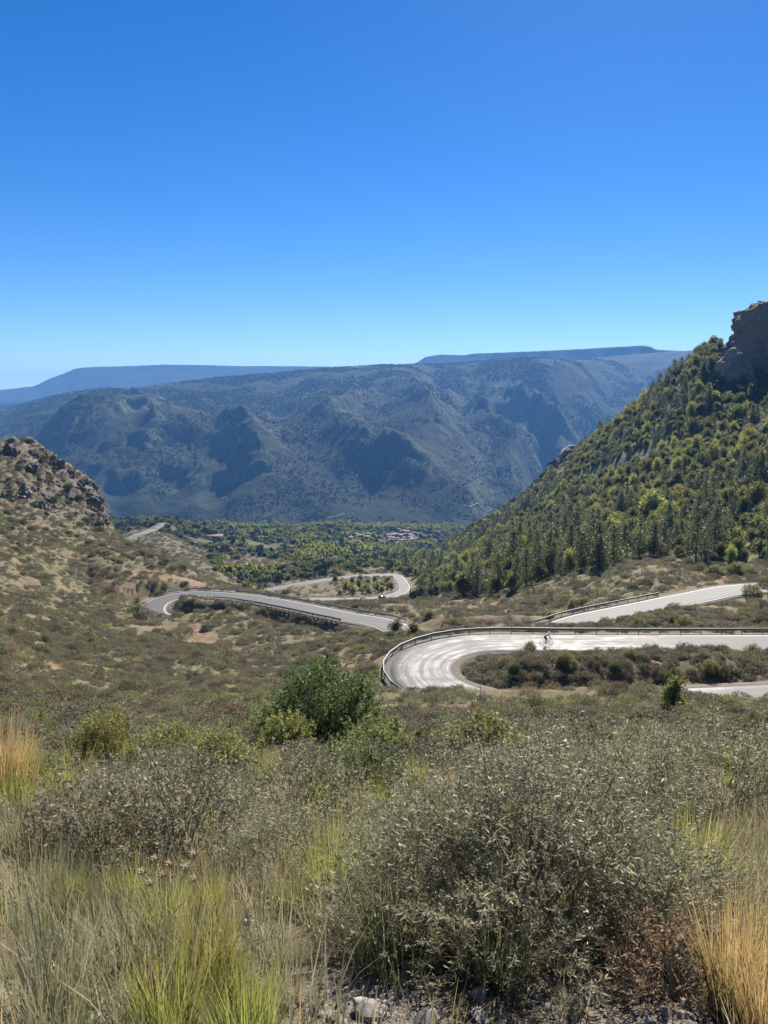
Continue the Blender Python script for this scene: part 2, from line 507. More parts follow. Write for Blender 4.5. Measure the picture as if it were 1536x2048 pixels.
# ------------------------------------------------------------------ the lie of the land: control points
C0 = 6.0
PTS = []           # x, y, z
def P3(x, y, z): PTS.append((x, y, z))
def PU(u, v, d): PTS.append(tuple(at(u, v, d)))
def PH(u, d, z): PTS.append(((u - 768) / F_PX * d * 1.02, d, z))     # out of sight behind something
for x in (-5, -2, 0, 2, 5): P3(x, -3.5, -1.45)
for x, z in ((-3, -1.7), (0, -1.65), (3, -1.65)): P3(x, 0.2, z)
for x, z in ((-2.2, -2.02), (-.8, -2.0), (0, -2.02), (1, -2.02), (2.4, -1.98)): P3(x, 2.2, z)
for x, z in ((-4, -2.9), (-1.5, -2.85), (0, -2.9), (1.5, -2.85), (3.5, -2.7)): P3(x, 4.0, z)
for x, z in ((-7, -4.4), (-3, -4.5), (0, -4.6), (3, -4.5), (6, -4.2)): P3(x, 8.0, z)
for x, z in ((-12, -6.9), (-6, -7.1), (-1, -7.4), (4, -7.2), (9, -6.8)): P3(x, 14.0, z)
for x, z in ((-18, -10.2), (-10, -11.0), (-2.5, -11.9), (5, -11.3), (14, -10.8)): P3(x, 24.5, z)
for u, v, d in [(0,1400,34),(120,1400,42),(250,1400,50),(380,1400,55),(500,1405,57),(640,1400,58),(760,1420,50),
                (0,1300,62),(130,1300,80),(250,1300,98),(380,1300,108),(500,1300,115),(640,1310,105),(700,1340,88),(740,1365,74),
                (0,1200,110),(120,1200,140),(220,1215,172),(330,1240,160),(430,1240,155),(540,1250,145),(640,1262,138),(720,1262,132),(700,1290,114),
                (370,1206,180),(430,1202,182),(480,1215,172),
                (0,1100,165),(100,1100,200),(200,1110,218),(180,1170,196),(270,1150,207),(350,1160,210),(430,1172,214),(480,1176,222),(530,1188,225),
                (0,1000,255),(100,1010,275),(180,1040,285),(225,1058,300),(300,1100,285),(380,1138,262),
                (0,930,285),(0,885,320),(50,878,325),(85,893,322),(125,930,318),(150,945,318),(185,965,316),(205,1005,312),
                (800,1250,131),(850,1262,118),(820,1285,104),(790,1310,95),
                (900,1258,110),(950,1252,106),(1020,1256,102),(1300,1247,106),(1450,1235,112),(1536,1225,118),
                (840,1215,168),(760,1205,190),(900,1205,196),(960,1225,160),(1000,1200,182),(1100,1180,178),(1150,1165,180),(1250,1142,178),(1330,1133,178),(1400,1160,165),(1450,1150,180),(1536,1150,172),(1500,1215,125),
                (1100,1215,150),(1200,1190,152),
                (850,1388,57),(950,1386,56),(1100,1384,55),(1250,1384,54),(1340,1386,54),(1400,1402,54),(1536,1418,53),
                (900,1430,44),(1100,1440,40),(1350,1450,38),(1536,1450,36),
                (980,1330,77),(1100,1325,74),(1200,1328,71.5),(1300,1330,71),(1450,1328,71.5),(1100,1302,82),(1300,1304,82.5),(1500,1304,83),
                # wooded slope on the right
                (1100,1140,210),(1250,1115,225),(1400,1120,215),(1536,1110,205),
                (1000,1170,225),(920,1170,300),(850,1165,380),(950,1130,390),(1000,1100,430),(1100,1080,360),(1250,1050,300),(1400,1050,260),(1536,1040,240),
                (900,1120,600),(850,1118,820),(950,1062,800),(1000,1040,760),(1050,1005,730),(1100,1000,560),(1115,935,700),(1200,950,480),(1300,1000,330),(1450,980,285),(1536,960,280),
                (1200,870,620),(1300,880,440),(1300,790,550),(1400,850,400),(1400,712,490),(1450,770,440),(1536,860,350),(1536,790,420),(1440,700,480),
                # lower loop of the road and the valley
                (590,1200,335),(680,1199,340),(762,1196,350),(805,1180,385),(790,1152,430),(700,1154,428),(600,1168,412),(530,1182,400),(700,1180,385),(640,1185,380),
                (450,1160,420),(500,1150,500),(400,1135,440),(600,1130,560),(700,1130,600),(780,1125,640),(330,1085,600),(300,1062,720),(400,1105,680),(480,1090,760),(550,1115,700),(560,1085,950),
                (430,1080,850),(350,1052,1000),(600,1100,850),(650,1080,1100),(700,1065,1300),(780,1088,1220),(800,1075,1300),(850,1068,1420),(450,1056,1450),(600,1052,1650),(760,1052,1700),(900,1052,1750),(300,1046,1500)]:
    PU(u, v, d)
for u, d, z in [(740,262,-74),(650,270,-76),(850,262,-74),(550,290,-82),(450,320,-88),(350,330,-84),(270,350,-86),(1000,262,-62),
                (0,430,-52),(0,650,-130),(0,1100,-220),(-150,300,-5),(-150,600,-90),(-250,120,-22),(-200,200,-18),(150,430,-92),(150,700,-140),(150,1300,-240),(0,1700,-290),(230,1700,-290),
                (1000,1000,-230),(950,1350,-290),(1100,850,-150),(1100,1250,-285),(1200,800,-120),(1200,1150,-260),(1300,720,-60),(1300,1100,-240),(1400,620,-10),(1400,1000,-180),
                (1500,600,30),(1536,560,20),(1500,900,-90),(1650,420,40),(1650,300,-10),(1700,200,-20),(1750,120,-22),(1700,600,40),(1700,1000,-100),(1100,1700,-310),(1350,1700,-280),(1600,1700,-200),
                (1700,60,-22),(-250,60,-16),(1700,30,-12),(-250,30,-10)]:
    PH(u, d, z)
# far mountains
for u, v, d in [(230,1042,1950),(330,1042,1930),(450,1042,1930),(600,1045,1900),(750,1042,1930),(880,1036,2000),(960,1020,2150),(1010,985,2500),(1060,950,2950),(1095,915,3300),
                (160,900,2330),(225,905,2300),(250,990,2090),(300,925,2250),(330,1000,2060),(400,925,2230),(420,1005,2040),(480,960,2130),(540,960,2140),(480,880,2420),(430,838,2680),
                (100,835,2800),(30,865,2700),(200,806,2950),(270,800,3000),(350,798,3050),(400,815,2850),(300,850,2600),(350,870,2450),
                (600,870,2520),(660,850,2600),(720,880,2430),(780,910,2320),(860,945,2230),(950,985,2180),(600,950,2200),(700,960,2150),(800,990,2080),(900,1000,2090),
                (560,830,3000),(650,800,3250),(750,800,3300),(700,765,3800),(550,775,3700),(450,790,3300),(820,830,2900),(760,850,2750),(880,880,2600),
                (-150,830,3200),(0,818,3250),(60,803,3350),(130,784,3550),(200,774,3700),(270,776,3800),(330,767,3900),(450,753,4100),(560,743,4250),(640,736,4350),(740,730,4400),(830,726,4450),(880,726,4450),(950,720,4350),(1010,714,4250),(1060,712,4200),(1120,717,4250),(1165,733,4400),
                (900,784,3650),(960,830,3300),(1040,880,2980),(868,806,3850),(925,856,3450),(985,910,2900),(975,735,4150),(1040,792,3720),(1110,866,3330),(960,795,3850),(1020,842,3560),(1080,893,3300),(1062,816,3700),(1132,874,3380),(1130,790,3900),(1160,850,3700),(840,765,3900),(780,790,3500),
                (1200,745,4700),(1250,735,5100),(1300,722,5400),(1200,718,5600),(1300,706,5650),(1420,698,5650),(1536,695,5600),(1200,800,4300),(1280,790,4600),(1350,760,4900),
                (1700,700,5500)]:
    PU(u, v, d)
for u, d, z in [(1200,2400,-300),(1300,3000,-290),(1450,3400,-270),(1650,3000,-150),(1200,3500,-270),
                (-100,5200,-60),(200,5200,-30),(500,5600,0),(800,5800,20),(1100,5600,0),(1400,7500,0),(1700,7500,0),(-150,7000,-90),(200,7000,-80),(600,7500,-60),(1000,7500,-40),
                (-200,9500,-60),(300,9500,-60),(800,9500,-60),(1300,9500,-60),(1800,9500,-60),(-300,2400,-200),(-300,1400,-200)]:
    PH(u, d, z)
PTS = np.array(PTS)
KS = 7.0
def st_of(x, y): return x / (y + C0), np.log(y + C0)
ctl_s, ctl_t = st_of(PTS[:, 0], PTS[:, 1])
ctl = np.stack([ctl_s * KS, ctl_t * 1.6], 1)
ctl_q = PTS[:, 2] / (PTS[:, 1] + C0)
def tps_k(r2): return 0.5 * r2 * np.log(r2 + 1e-9)
n_c = len(ctl)
A = np.zeros((n_c + 3, n_c + 3))
d2 = ((ctl[:, None] - ctl[None]) ** 2).sum(-1)
A[:n_c, :n_c] = tps_k(d2) + np.eye(n_c) * 2e-4
A[:n_c, n_c] = 1; A[:n_c, n_c + 1:] = ctl
A[n_c, :n_c] = 1; A[n_c + 1:, :n_c] = ctl.T
TW = np.linalg.solve(A, np.concatenate([ctl_q, np.zeros(3)]))
def base_z(x, y):
    s, t = st_of(x, y)
    p = np.stack([s.ravel() * KS, t.ravel() * 1.6], 1)
    o = np.empty(len(p))
    for i in range(0, len(p), 20000):
        q = p[i:i + 20000]
        r2 = (q[:, 0:1] - ctl[None, :, 0]) ** 2 + (q[:, 1:2] - ctl[None, :, 1]) ** 2
        o[i:i + 20000] = tps_k(r2) @ TW[:n_c] + TW[n_c] + q @ TW[n_c + 1:]
    return o.reshape(x.shape) * (y + C0)

# ------------------------------------------------------------------ roads (centre lines)
def catmull(pts, step=1.0):
    pts = np.array(pts, float)
    P = np.vstack([2 * pts[0] - pts[1], pts, 2 * pts[-1] - pts[-2]])
    out = []
    for i in range(1, len(P) - 2):
        n = max(2, int(np.linalg.norm(P[i + 1] - P[i]) / step))
        t = np.linspace(0, 1, n, endpoint=False)[:, None]
        out.append(0.5 * (2 * P[i] + (P[i + 1] - P[i - 1]) * t + (2 * P[i - 1] - 5 * P[i] + 4 * P[i + 1] - P[i + 2]) * t ** 2
                          + (-P[i - 1] + 3 * P[i] - 3 * P[i + 1] + P[i + 2]) * t ** 3))
    out.append(P[-2][None])
    return np.vstack(out)

def arc(cx, cy, r, a0, a1, n, z0, z1):
    return [(cx + r * math.cos(a), cy + r * math.sin(a), z0 + (z1 - z0) * k / (n - 1)) for k, a in enumerate(np.radians(np.linspace(a0, a1, n)))]

HP = (15.0, 77.0, 11.2)
pass_road = catmull([(64, 68, -26.6), (46, 67, -27.0), (30, 66.2, -27.4), (20, 65.9, -27.7)]
                    + arc(HP[0], HP[1], HP[2], 270, 90, 7, -27.9, -29.2)
                    + [(26, 88.9, -29.5), (45, 90.2, -29.9), (66, 92.5, -30.5), (84, 98, -31.5), (93, 110, -32.7), (90, 126, -33.8), (79, 137, -34.6),
                       tuple(at(1480, 1181, 140)), tuple(at(1385, 1196, 135)), tuple(at(1290, 1215, 128)), tuple(at(1180, 1238, 121)), tuple(at(1090, 1258, 116)),
                       (14, 118.5, -38.2), (5, 128, -41), tuple(at(765, 1246, 142)), tuple(at(690, 1232, 153)), tuple(at(600, 1214, 169)), tuple(at(520, 1199, 184)),
                       tuple(at(450, 1191, 194)), tuple(at(390, 1190, 199)), tuple(at(345, 1196, 197)), tuple(at(312, 1206, 191)), (-56.5, 183, -53.2), (-49, 177, -54), (-40, 174, -55)], 1.0)
low_road = catmull([at(560, 1201, 330), at(640, 1200, 338), at(700, 1199, 342), at(760, 1195.5, 350), at(792, 1189, 364), at(809, 1179, 386), at(806, 1166, 408), at(798, 1155, 428), at(788, 1151.5, 436),
                    at(768, 1151, 437), at(720, 1152, 433), at(650, 1160, 422), at(590, 1170, 411), at(530, 1181, 400), at(490, 1188, 392)], 2.0)
side_road = catmull([at(880, 1217, 186), at(925, 1214.5, 190), at(965, 1213, 192), at(1000, 1212, 194)], 2.0)
far_road = catmull([at(262, 1076, 640), at(285, 1066, 690), at(308, 1058, 740), at(322, 1052, 780), at(326, 1048, 830)], 6.0)
ROADS = [(pass_road, 3.3), (low_road, 3.3), (side_road, 3.0), (far_road, 5.0)]
def smooth_z(c, k=9):
    z = np.pad(c[:, 2], k, mode='edge')
    w = np.hanning(2 * k + 3)[1:-1]; w /= w.sum()
    c[:, 2] = np.convolve(z, w, 'valid')
    return c
for c, _ in ROADS: smooth_z(c)
smooth_z(pass_road, 14)
GULLY = np.array([at(745, 1256, 140), at(690, 1250, 146), at(630, 1240, 153), at(570, 1232, 163), at(530, 1226, 170)])
GULLY = catmull(GULLY, 2.0)

def road_dist(x, y, c, pad=30):
    """distance to a centre line, the centre line's z there"""
    sh = x.shape; x = x.ravel(); y = y.ravel()
    D = np.full(len(x), 1e6); Z = np.zeros(len(x))
    lo, hi = c[:, :2].min(0) - pad, c[:, :2].max(0) + pad
    idx = np.where((x > lo[0]) & (x < hi[0]) & (y > lo[1]) & (y < hi[1]))[0]
    for i in range(0, len(idx), 20000):
        k = idx[i:i + 20000]
        r2 = (x[k, None] - c[None, :, 0]) ** 2 + (y[k, None] - c[None, :, 1]) ** 2
        j = r2.argmin(1)
        D[k] = np.sqrt(r2[np.arange(len(k)), j]); Z[k] = c[j, 2]
    return D.reshape(sh), Z.reshape(sh)

# ------------------------------------------------------------------ terrain grids
def soft(u, v, y, lst):
    m = np.zeros_like(u)
    for (cu, cv, cdp, ru, rv, s, rot) in lst:
        ca, sa = math.cos(rot), math.sin(rot)
        du, dv = (u - cu), (v - cv)
        a, b = (du * ca + dv * sa) / ru, (-du * sa + dv * ca) / rv
        m = np.maximum(m, s * np.exp(-(a * a + b * b) * 1.2) * np.exp(-((np.log(np.maximum(y, .5) / cdp)) / 0.22) ** 2))
    return m
BARE = [(265,1148,205,30,10,1,.3),(330,1158,208,40,8,.9,.15),(400,1166,212,55,8,1,.15),(250,1180,197,55,9,1.2,.3),(300,1198,190,22,8,1,.3),(325,1222,184,30,7,1,.2),
        (400,1262,142,26,22,.9,.5),(420,1290,122,24,18,.6,.5),(700,1345,86,45,18,.6,.6),(750,1330,88,25,20,.7,.9),(1150,1385,62,200,8,.4,0),(1300,1385,65,160,10,.4,0),
        (1320,1140,177,80,10,.6,0),(1440,1163,165,60,8,.9,-.1),(940,1203,196,60,6,1.0,0),(180,1260,120,60,10,.35,.3),(100,1330,62,80,12,.35,0),(1000,1410,50,160,12,.35,0),(150,1425,44,60,10,.5,0)]
ROCKY = [(60,900,322,90,45,.9,.7),(140,970,312,70,50,1.0,.9),(200,1030,302,30,40,.9,.9),(60,980,290,80,40,.8,.3),(1300,905,430,160,12,.95,-.35),(1120,925,690,14,30,1,0),(1200,940,480,90,9,.9,-.3),(1480,870,360,80,10,.9,-.4)]
GREEN = [(480,1400,54,160,35,.7,0),(620,1420,40,160,40,.7,0),(300,1360,66,130,16,.5,.2),(420,1310,100,70,10,.5,0),(1150,1420,44,300,18,.5,0),(850,1400,52,120,16,.7,0),(1180,1235,112,90,6,.7,0),(1300,1235,112,90,10,.6,0),(640,1500,20,500,40,.5,0),(100,1420,40,110,14,.6,0)]
GRAVEL = [(760,2010,2.2,170,110,1.2,0),(60,1930,2.6,130,90,.8,0),(1250,2050,2.0,300,60,1,0),(60,1650,7,60,50,.8,0),(420,1840,3.6,160,60,.6,0),(1500,1650,5,90,120,.8,0),(680,1760,4.2,60,60,.7,.4)]

def height(x, y, far):
    z = base_z(x, y)
    u0, v0 = proj(x, y, z)
    f = lambda lam: sstep(2.0 * lam, 7.0 * lam, y)
    wild = np.ones_like(z)
    rd = np.full(z.shape, 1e6)
    if not far:
        rmask = np.clip(soft(u0, v0, y, ROCKY), 0, 1)
        z = z + fbm(x, y, 1.6, 3, 3.3) * 0.10 * (0.4 + sstep(3, 20, y))
        z = z + fbm(x, y, 7.0, 3, 1.7) * 0.42 * sstep(14, 60, y)
        z = z + fbm(x, y, 26.0, 3, 5.1) * 1.1 * sstep(60, 190, y)
        z = z + fbm(x, y, 120.0, 4, 8.4) * 9.0 * sstep(420, 900, y)
        blk = ridged(x, y, 16.0, 4, 2.2) - 1.1
        z = z + rmask * blk * 3.0 * sstep(100, 250, y)
        # the cut bank under the lower leg of the hairpin road (dark gully)
        gd, gz = road_dist(x, y, GULLY)
        z = z - 6.0 * np.exp(-(gd / 5.0) ** 2)
        for c, hw in ROADS:
            dd, rz = road_dist(x, y, c)
            out = hw + (5.5 if c is not far_road else 14)
            w = 1 - sstep(hw + 1.2, out, dd)
            z = z * (1 - w) + (rz - 0.14 - 0.02 * np.maximum(dd - hw, 0)) * w
            rd = np.minimum(rd, dd - hw)
        return z, u0, v0, rmask, rd
    amp = sstep(1750, 2500, y) * (1 - 0.7 * sstep(5200, 7000, y))
    wx, wy = fbm(x, y, 500, 3, 2.2) * 120, fbm(x, y, 500, 3, 7.7) * 120
    z = z + amp * (ridged(x + wx, (y + wy) * 0.5, 700, 6, 4.4, 0.46) - 1.15) * 44 * (1 - .8 * sstep(3200, 4100, y))
    z = z + amp * fbm(x, y, 160, 4, 6.1) * 9 + fbm(x, y, 120, 4, 8.4) * 9 * (1 - amp)
    for line, A_, w_ in SPURS:
        dd, _z = road_dist(x, y, line, 900)
        z = z + A_ * np.where(dd < 1e5, _z, 0) * (np.exp(-dd / w_) - .25 * np.exp(-((dd - 1.6 * w_) / w_) ** 2)) * (1 + .25 * fbm(x, y, 90, 3, 2.7)) * (1 - sstep(3700, 4200, y))
    # cliffs: steepen where the ground is already steep, and old terraces on the gentle benches
    tz = z + 10 * fbm(x, y, 300, 3, 1.1)
    tm = sstep(.15, .45, fbm(x, y, 700, 3, 9.3) + 0.1) * amp
    ph = (tz / 17.0) % 1.0
    z = z + tm * (sstep(.55, 1.0, ph) - ph) * 8.0
    cm = np.clip(soft(u0, v0, y, [(230,950,2200,120,60,1,0),(380,940,2200,90,60,1,0),(260,830,2700,110,26,.9,.2),(700,820,3000,40,26,.8,.3),(1010,800,3600,90,60,.7,.4),(1180,770,4300,60,60,.6,0),(560,900,2300,60,40,.6,0)]), 0, 1)
    phc = ((z + 20 * fbm(x, y, 200, 3, 3.9)) / 95.0) % 1.0
    z = z + cm * (sstep(.35, .8, phc) - phc) * 42 + cm * (ridged(x, y * .5, 130, 4, 1.9) - 1) * 11
    return z, u0, v0, cm, rd

SPURS = [(catmull([at(*q) for q in l], 40.0), a_ * 1.35, w_ * 1.15) for l, a_, w_ in [
    ([(897,782,3650),(970,838,3280),(1048,881,2980)], 85, 130), ([(1000,765,3950),(1040,790,3720),(1121,871,3330)], 90, 140), ([(1059,813,3700),(1137,876,3380)], 60, 100),
    ([(400,812,2850),(430,835,2680),(500,875,2430),(530,945,2150)], 80, 110), ([(640,850,2600),(700,862,2500),(790,905,2350),(900,960,2200)], 70, 110), ([(815,770,3950),(830,790,3700),(850,850,3200),(890,900,2700)], 80, 130),
    ([(715,795,3500),(700,810,3300),(650,845,2750)], 55, 120), ([(200,806,2950),(160,850,2650),(120,900,2400)], 70, 120), ([(300,800,3000),(310,870,2500),(270,940,2200)], 75, 110), ([(1180,765,4200),(1200,790,4000),(1230,850,3700)], 70, 130)]]
for line, _a, _w in SPURS:
    line[:, 2] = np.sin(np.linspace(.12, math.pi - .12, len(line))) ** .8
class Grid:
    def __init__(s, y0, y1, ny, s0, s1, nx, far):
        s.t0, s.t1 = math.log(y0 + C0), math.log(y1 + C0)
        s.s0, s.s1, s.nx, s.ny = s0, s1, nx, ny
        t = np.linspace(s.t0, s.t1, ny); ss = np.linspace(s0, s1, nx)
        s.Y = np.repeat((np.exp(t) - C0)[:, None], nx, 1)
        s.X = ss[None, :] * (s.Y + C0)
        s.Z, s.U, s.V, s.rock, s.rd = height(s.X, s.Y, far)
        s.U, s.V = proj(s.X, s.Y, s.Z)
    def look(s, arr, x, y):
        a, t = st_of(x, y)
        i = np.clip((a - s.s0) / (s.s1 - s.s0) * (s.nx - 1), 0, s.nx - 1.001)
        j = np.clip((t - s.t0) / (s.t1 - s.t0) * (s.ny - 1), 0, s.ny - 1.001)
        i0, j0 = i.astype(int), j.astype(int); fi, fj = i - i0, j - j0
        return (arr[j0, i0] * (1 - fi) * (1 - fj) + arr[j0, i0 + 1] * fi * (1 - fj) + arr[j0 + 1, i0] * (1 - fi) * fj + arr[j0 + 1, i0 + 1] * fi * fj)
    def faces(s):
        j, i = np.meshgrid(np.arange(s.ny - 1), np.arange(s.nx - 1), indexing='ij')
        a = (j * s.nx + i).ravel()
        return np.stack([a, a + 1, a + s.nx + 1, a + s.nx], 1)

near = Grid(-3.6, 1760, 700, -0.86, 0.86, 600, False)
farg = Grid(1690, 11500, 360, -0.80, 0.80, 620, True)
# the two sheets overlap: the far one dips under the near one at the seam
seam = near.look(near.Z, farg.X, np.minimum(farg.Y, 1755))
wseam = 1 - sstep(1700, 1900, farg.Y)
farg.Z = farg.Z * (1 - wseam) + (seam - 1.5) * wseam
# the crest of the range keeps the long level line it has in nature
SKY_U = [-400,-100,0,60,130,200,270,330,450,560,640,740,830,880,940,1000,1060,1110,1150,1180,1250,1300,1350,1420,1536,2000]
SKY_V = [860,835,817,803,786,776,778,768,754,745,737,731,727,728,724,718,715,717,720,717,710,706,702,699,697,697]
rows = np.where((farg.Y[:, 0] > 3000) & (farg.Y[:, 0] < 6300))[0]
tanv = farg.Z[rows] / farg.Y[rows]
jr = tanv.argmax(0)
yr = farg.Y[rows][jr, 0]
su = 768 + F_PX * farg.X[rows][jr, np.arange(farg.nx)] / (yr * CP)
want = np.array([at(768, v, 1.0)[2] for v in np.interp(su, SKY_U, SKY_V)])
dlt = (want - tanv.max(0)) * yr
kk = np.hanning(9); kk /= kk.sum()
dlt = np.convolve(np.pad(dlt, 4, mode='edge'), kk, 'valid')
yr_s = np.convolve(np.pad(yr, 20, mode='edge'), np.ones(41) / 41, 'valid')
farg.Z = farg.Z + dlt[None] * sstep(.62, .95, farg.Y / yr_s[None]) * (1 - sstep(6300, 7500, farg.Y))
farg.U, farg.V = proj(farg.X, farg.Y, farg.Z)
def gz(x, y):
    x = np.atleast_1d(np.asarray(x, float)); y = np.atleast_1d(np.asarray(y, float))
    return np.where(y < 1740, near.look(near.Z, x, np.minimum(y, 1755)), farg.look(farg.Z, x, np.maximum(y, 1692)))
def ground_at(u, v, lo=1.2, hi=1700.0):
    """first place where the line of sight at (u, v) meets the built ground"""
    ds = np.exp(np.linspace(math.log(lo), math.log(hi), 1500))
    p = np.array([at(u, v, 1.0)])[0]
    g = gz(p[0] * ds, ds)
    k = np.where(p[2] * ds <= g)[0]
    d = ds[k[0]] if len(k) else hi
    return np.array((p[0] * d, d, float(gz(p[0] * d, d)[0])))

bare = np.clip(soft(near.U, near.V, near.Y, BARE) * (0.6 + 1.2 * np.clip(fbm(near.X, near.Y, 3.0, 3, 2.0) + .35, 0, 1)), 0, 1)
bare = np.clip(bare + np.clip(fbm(near.X, near.Y, 17, 4, 21.0) - .25, 0, 1) * .9 * sstep(25, 45, near.Y) * (1 - sstep(300, 420, near.Y)), 0, 1)
green = np.clip(soft(near.U, near.V, near.Y, GREEN) * (0.6 + fbm(near.X, near.Y, 4.0, 3, 6.0)), 0, 1)
grav = np.clip(soft(near.U, near.V, near.Y, GRAVEL) + (1 - sstep(0.3, 1.6, near.rd)) * (near.Y < 600) + (1 - sstep(2.0, 5.0, near.Y + .6 * fbm(near.X, near.Y, 1.5, 3))) * .25, 0, 1)
FOREST0 = [(1900,560),(1536,700),(1440,690),(1390,705),(1290,785),(1200,862),(1120,935),(1050,1000),(960,1060),(835,1122),(800,1150),(812,1172),(860,1192),(930,1192),(1020,1183),(1100,1160),(1190,1140),(1260,1118),(1335,1112),(1440,1130),(1536,1122),(1900,1110)]
def inside(u, v, poly):
    r = np.zeros(u.shape, bool); n = len(poly)
    for i in range(n):
        x1, y1 = poly[i]; x2, y2 = poly[(i + 1) % n]
        r ^= ((y1 > v) != (y2 > v)) & (u < (x2 - x1) * (v - y1) / (y2 - y1 + 1e-9) + x1)
    return r
green = np.where(inside(near.U, near.V, FOREST0) & (near.X > 0) & (near.Y > 180) & (near.Y < 900), .6, green)
farm = sstep(650, 900, near.Y)
msk = np.stack([near.rock, green, bare, grav], -1).reshape(-1, 4)
g_me = make_mesh('hillside', np.stack([near.X, near.Y, near.Z], -1).reshape(-1, 3), [near.faces()],
                 {'mask': ('FLOAT_COLOR', msk), 'far': ('FLOAT', farm)}, smooth=True)
tag(link('hillside', g_me, M['ground']), 'scrub covered mountainside dropping away into the valley', 'hillside', kind='structure')
gy, gx = np.gradient(farg.Z)
slope = np.hypot(gy / np.gradient(farg.Y)[0], gx / np.maximum(np.gradient(farg.X)[1], 1e-3))
rockm = np.clip(sstep(.62, 1.0, slope) + 0.6 * farg.rock, 0, 1)
ter = np.clip(sstep(.0, .35, fbm(farg.X, farg.Y, 800, 3, 9.3)) * 0.5 + sstep(5200, 7000, farg.Y) * 0.4, 0, 1)
fm = np.stack([rockm, ter * 0.6, 0 * ter, 0 * ter], -1).reshape(-1, 4)
m_me = make_mesh('mountains', np.stack([farg.X, farg.Y, farg.Z], -1).reshape(-1, 3), [farg.faces()], {'mask': ('FLOAT_COLOR', fm)}, smooth=True)
tag(link('mountains', m_me, M['mountain']), 'long blue hazy mountain range across the valley', 'mountains', kind='structure')

# two far table mountains on the skyline
def mesa(name, prof, d, zbase, depth, label, seed):
    us = np.linspace(prof[0][0], prof[-1][0], 220)
    vs = np.interp(us, [p[0] for p in prof], [p[1] for p in prof])
    rows = [(-1.0, 0.0), (-.62, .30), (-.32, .62), (-.13, .82), (-.06, .97), (0, 1.0), (.5, 1.0), (1.0, 0.0)]
    V = []
    for (o, h) in rows:
        for u, v in zip(us, vs):
            p = at(u, v, d)
            jit = 160 * perlin2(np.array([u / 40.0 + seed]), np.array([o * 3.0 + seed]))[0]
            V.append((p[0] * (1 + o * depth / d), d + o * depth + jit * (1 - h), zbase + (p[2] - zbase) * h + (3.0 * perlin2(np.array([u / 6.0]), np.array([seed * 1.0]))[0] if h > .9 else 0)))
    n = len(us)
    j, i = np.meshgrid(np.arange(len(rows) - 1), np.arange(n - 1), indexing='ij')
    a = (j * n + i).ravel()
    me = make_mesh(name, np.array(V), [np.stack([a, a + 1, a + n + 1, a + n], 1)], {'mask': ('FLOAT_COLOR', np.zeros((len(V), 4)))})
    tag(link(name, me, M['mountain']), label, 'mesa', kind='structure')
mesa('mesa', [(-260,800),(-100,790),(20,778),(70,772),(100,757),(128,747),(150,737),(180,734),(260,732),(330,729),(400,730),(480,732),(560,732),(640,733),(760,734),(900,745),(1000,790)], 8200, -70, 1500, 'long flat table mountain on the skyline at the far side', 1.3)
mesa('mesa', [(760,760),(835,724),(850,714),(880,709),(930,710),(950,707),(1000,705),(1080,702),(1160,698),(1230,694),(1285,691),(1300,693),(1312,699),(1400,704),(1500,740)], 10200, -60, 1200, 'pale blue table mountain with a stepped end on the skyline', 4.7)

# ------------------------------------------------------------------ road ribbons
def offset_line(c, off, dz=0.0):
    t = np.gradient(c[:, :2], axis=0); t /= np.linalg.norm(t, axis=1)[:, None]
    nrm = np.stack([t[:, 1], -t[:, 0]], 1)
    o = np.array(c); o[:, :2] += nrm * (off if np.isscalar(off) else np.asarray(off)[:, None]); o[:, 2] += dz
    return o
def ribbon(name, c, offs, dz, worn=None, skirt=0.5):
    L = [offset_line(c, o, dz) for o in offs]
    if skirt:
        a, b = offset_line(c, offs[0] - .25 * np.sign(offs[-1] - offs[0]), dz - skirt), offset_line(c, offs[-1] + .25 * np.sign(offs[-1] - offs[0]), dz - skirt)
        L = [a] + L + [b]; offs2 = [offs[0]] + list(offs) + [offs[-1]]
    else: offs2 = list(offs)
    n, k = len(c), len(L)
    V = np.stack(L, 1).reshape(-1, 3)
    seg = np.concatenate([[0], np.cumsum(np.linalg.norm(np.diff(c[:, :2], axis=0), axis=1))])
    ac = np.repeat(np.array(offs2)[None] / max(abs(offs[0]), abs(offs[-1])), n, 0).ravel()
    al = np.repeat(seg[:, None], k, 1).ravel()
    wn_ = np.repeat((worn if worn is not None else np.zeros(n))[:, None], k, 1).ravel()
    j, i = np.meshgrid(np.arange(n - 1), np.arange(k - 1), indexing='ij')
    a = (j * k + i).ravel()
    return make_mesh(name, V, [np.stack([a, a + 1, a + k + 1, a + k], 1)], {'across': ('FLOAT', ac), 'alongm': ('FLOAT', al), 'worn': ('FLOAT', wn_)}, smooth=False)
dh = np.hypot(pass_road[:, 0] - 12, pass_road[:, 1] - 78)
worn = 1 - sstep(16, 30, dh)
hw = 3.5
lanes = [-3.5, -2.4, -1.2, 0, 1.2, 2.4, 3.5]
def road(name, c, label, worn=None, halfw=3.15, lines=True, sh=1.0):
    k = halfw / 3.5
    o = link(name, ribbon(name, c, [x * k for x in lanes], 0.0, worn), M['asphalt'])
    tag(o, label, 'road', kind='structure')
    link('gravel_shoulder', ribbon('shoulder', c, [-halfw - sh, -halfw - .3, halfw + .3, halfw + sh], -0.045, skirt=0.6), M['gravel_shoulder'], o)
    return o
r1 = road('road', pass_road, 'grey asphalt mountain road winding down in hairpin bends', worn)
far_leg = np.where((np.arange(len(pass_road)) > np.argmin(np.hypot(pass_road[:, 0] - 33, pass_road[:, 1] - 89.3))))[0]
sub = pass_road[far_leg]
for off in (-2.88, 2.88):
    link('edge_line', ribbon('edge_line', sub, [off - .09, off + .09], 0.006, skirt=0), M['paint'], r1)
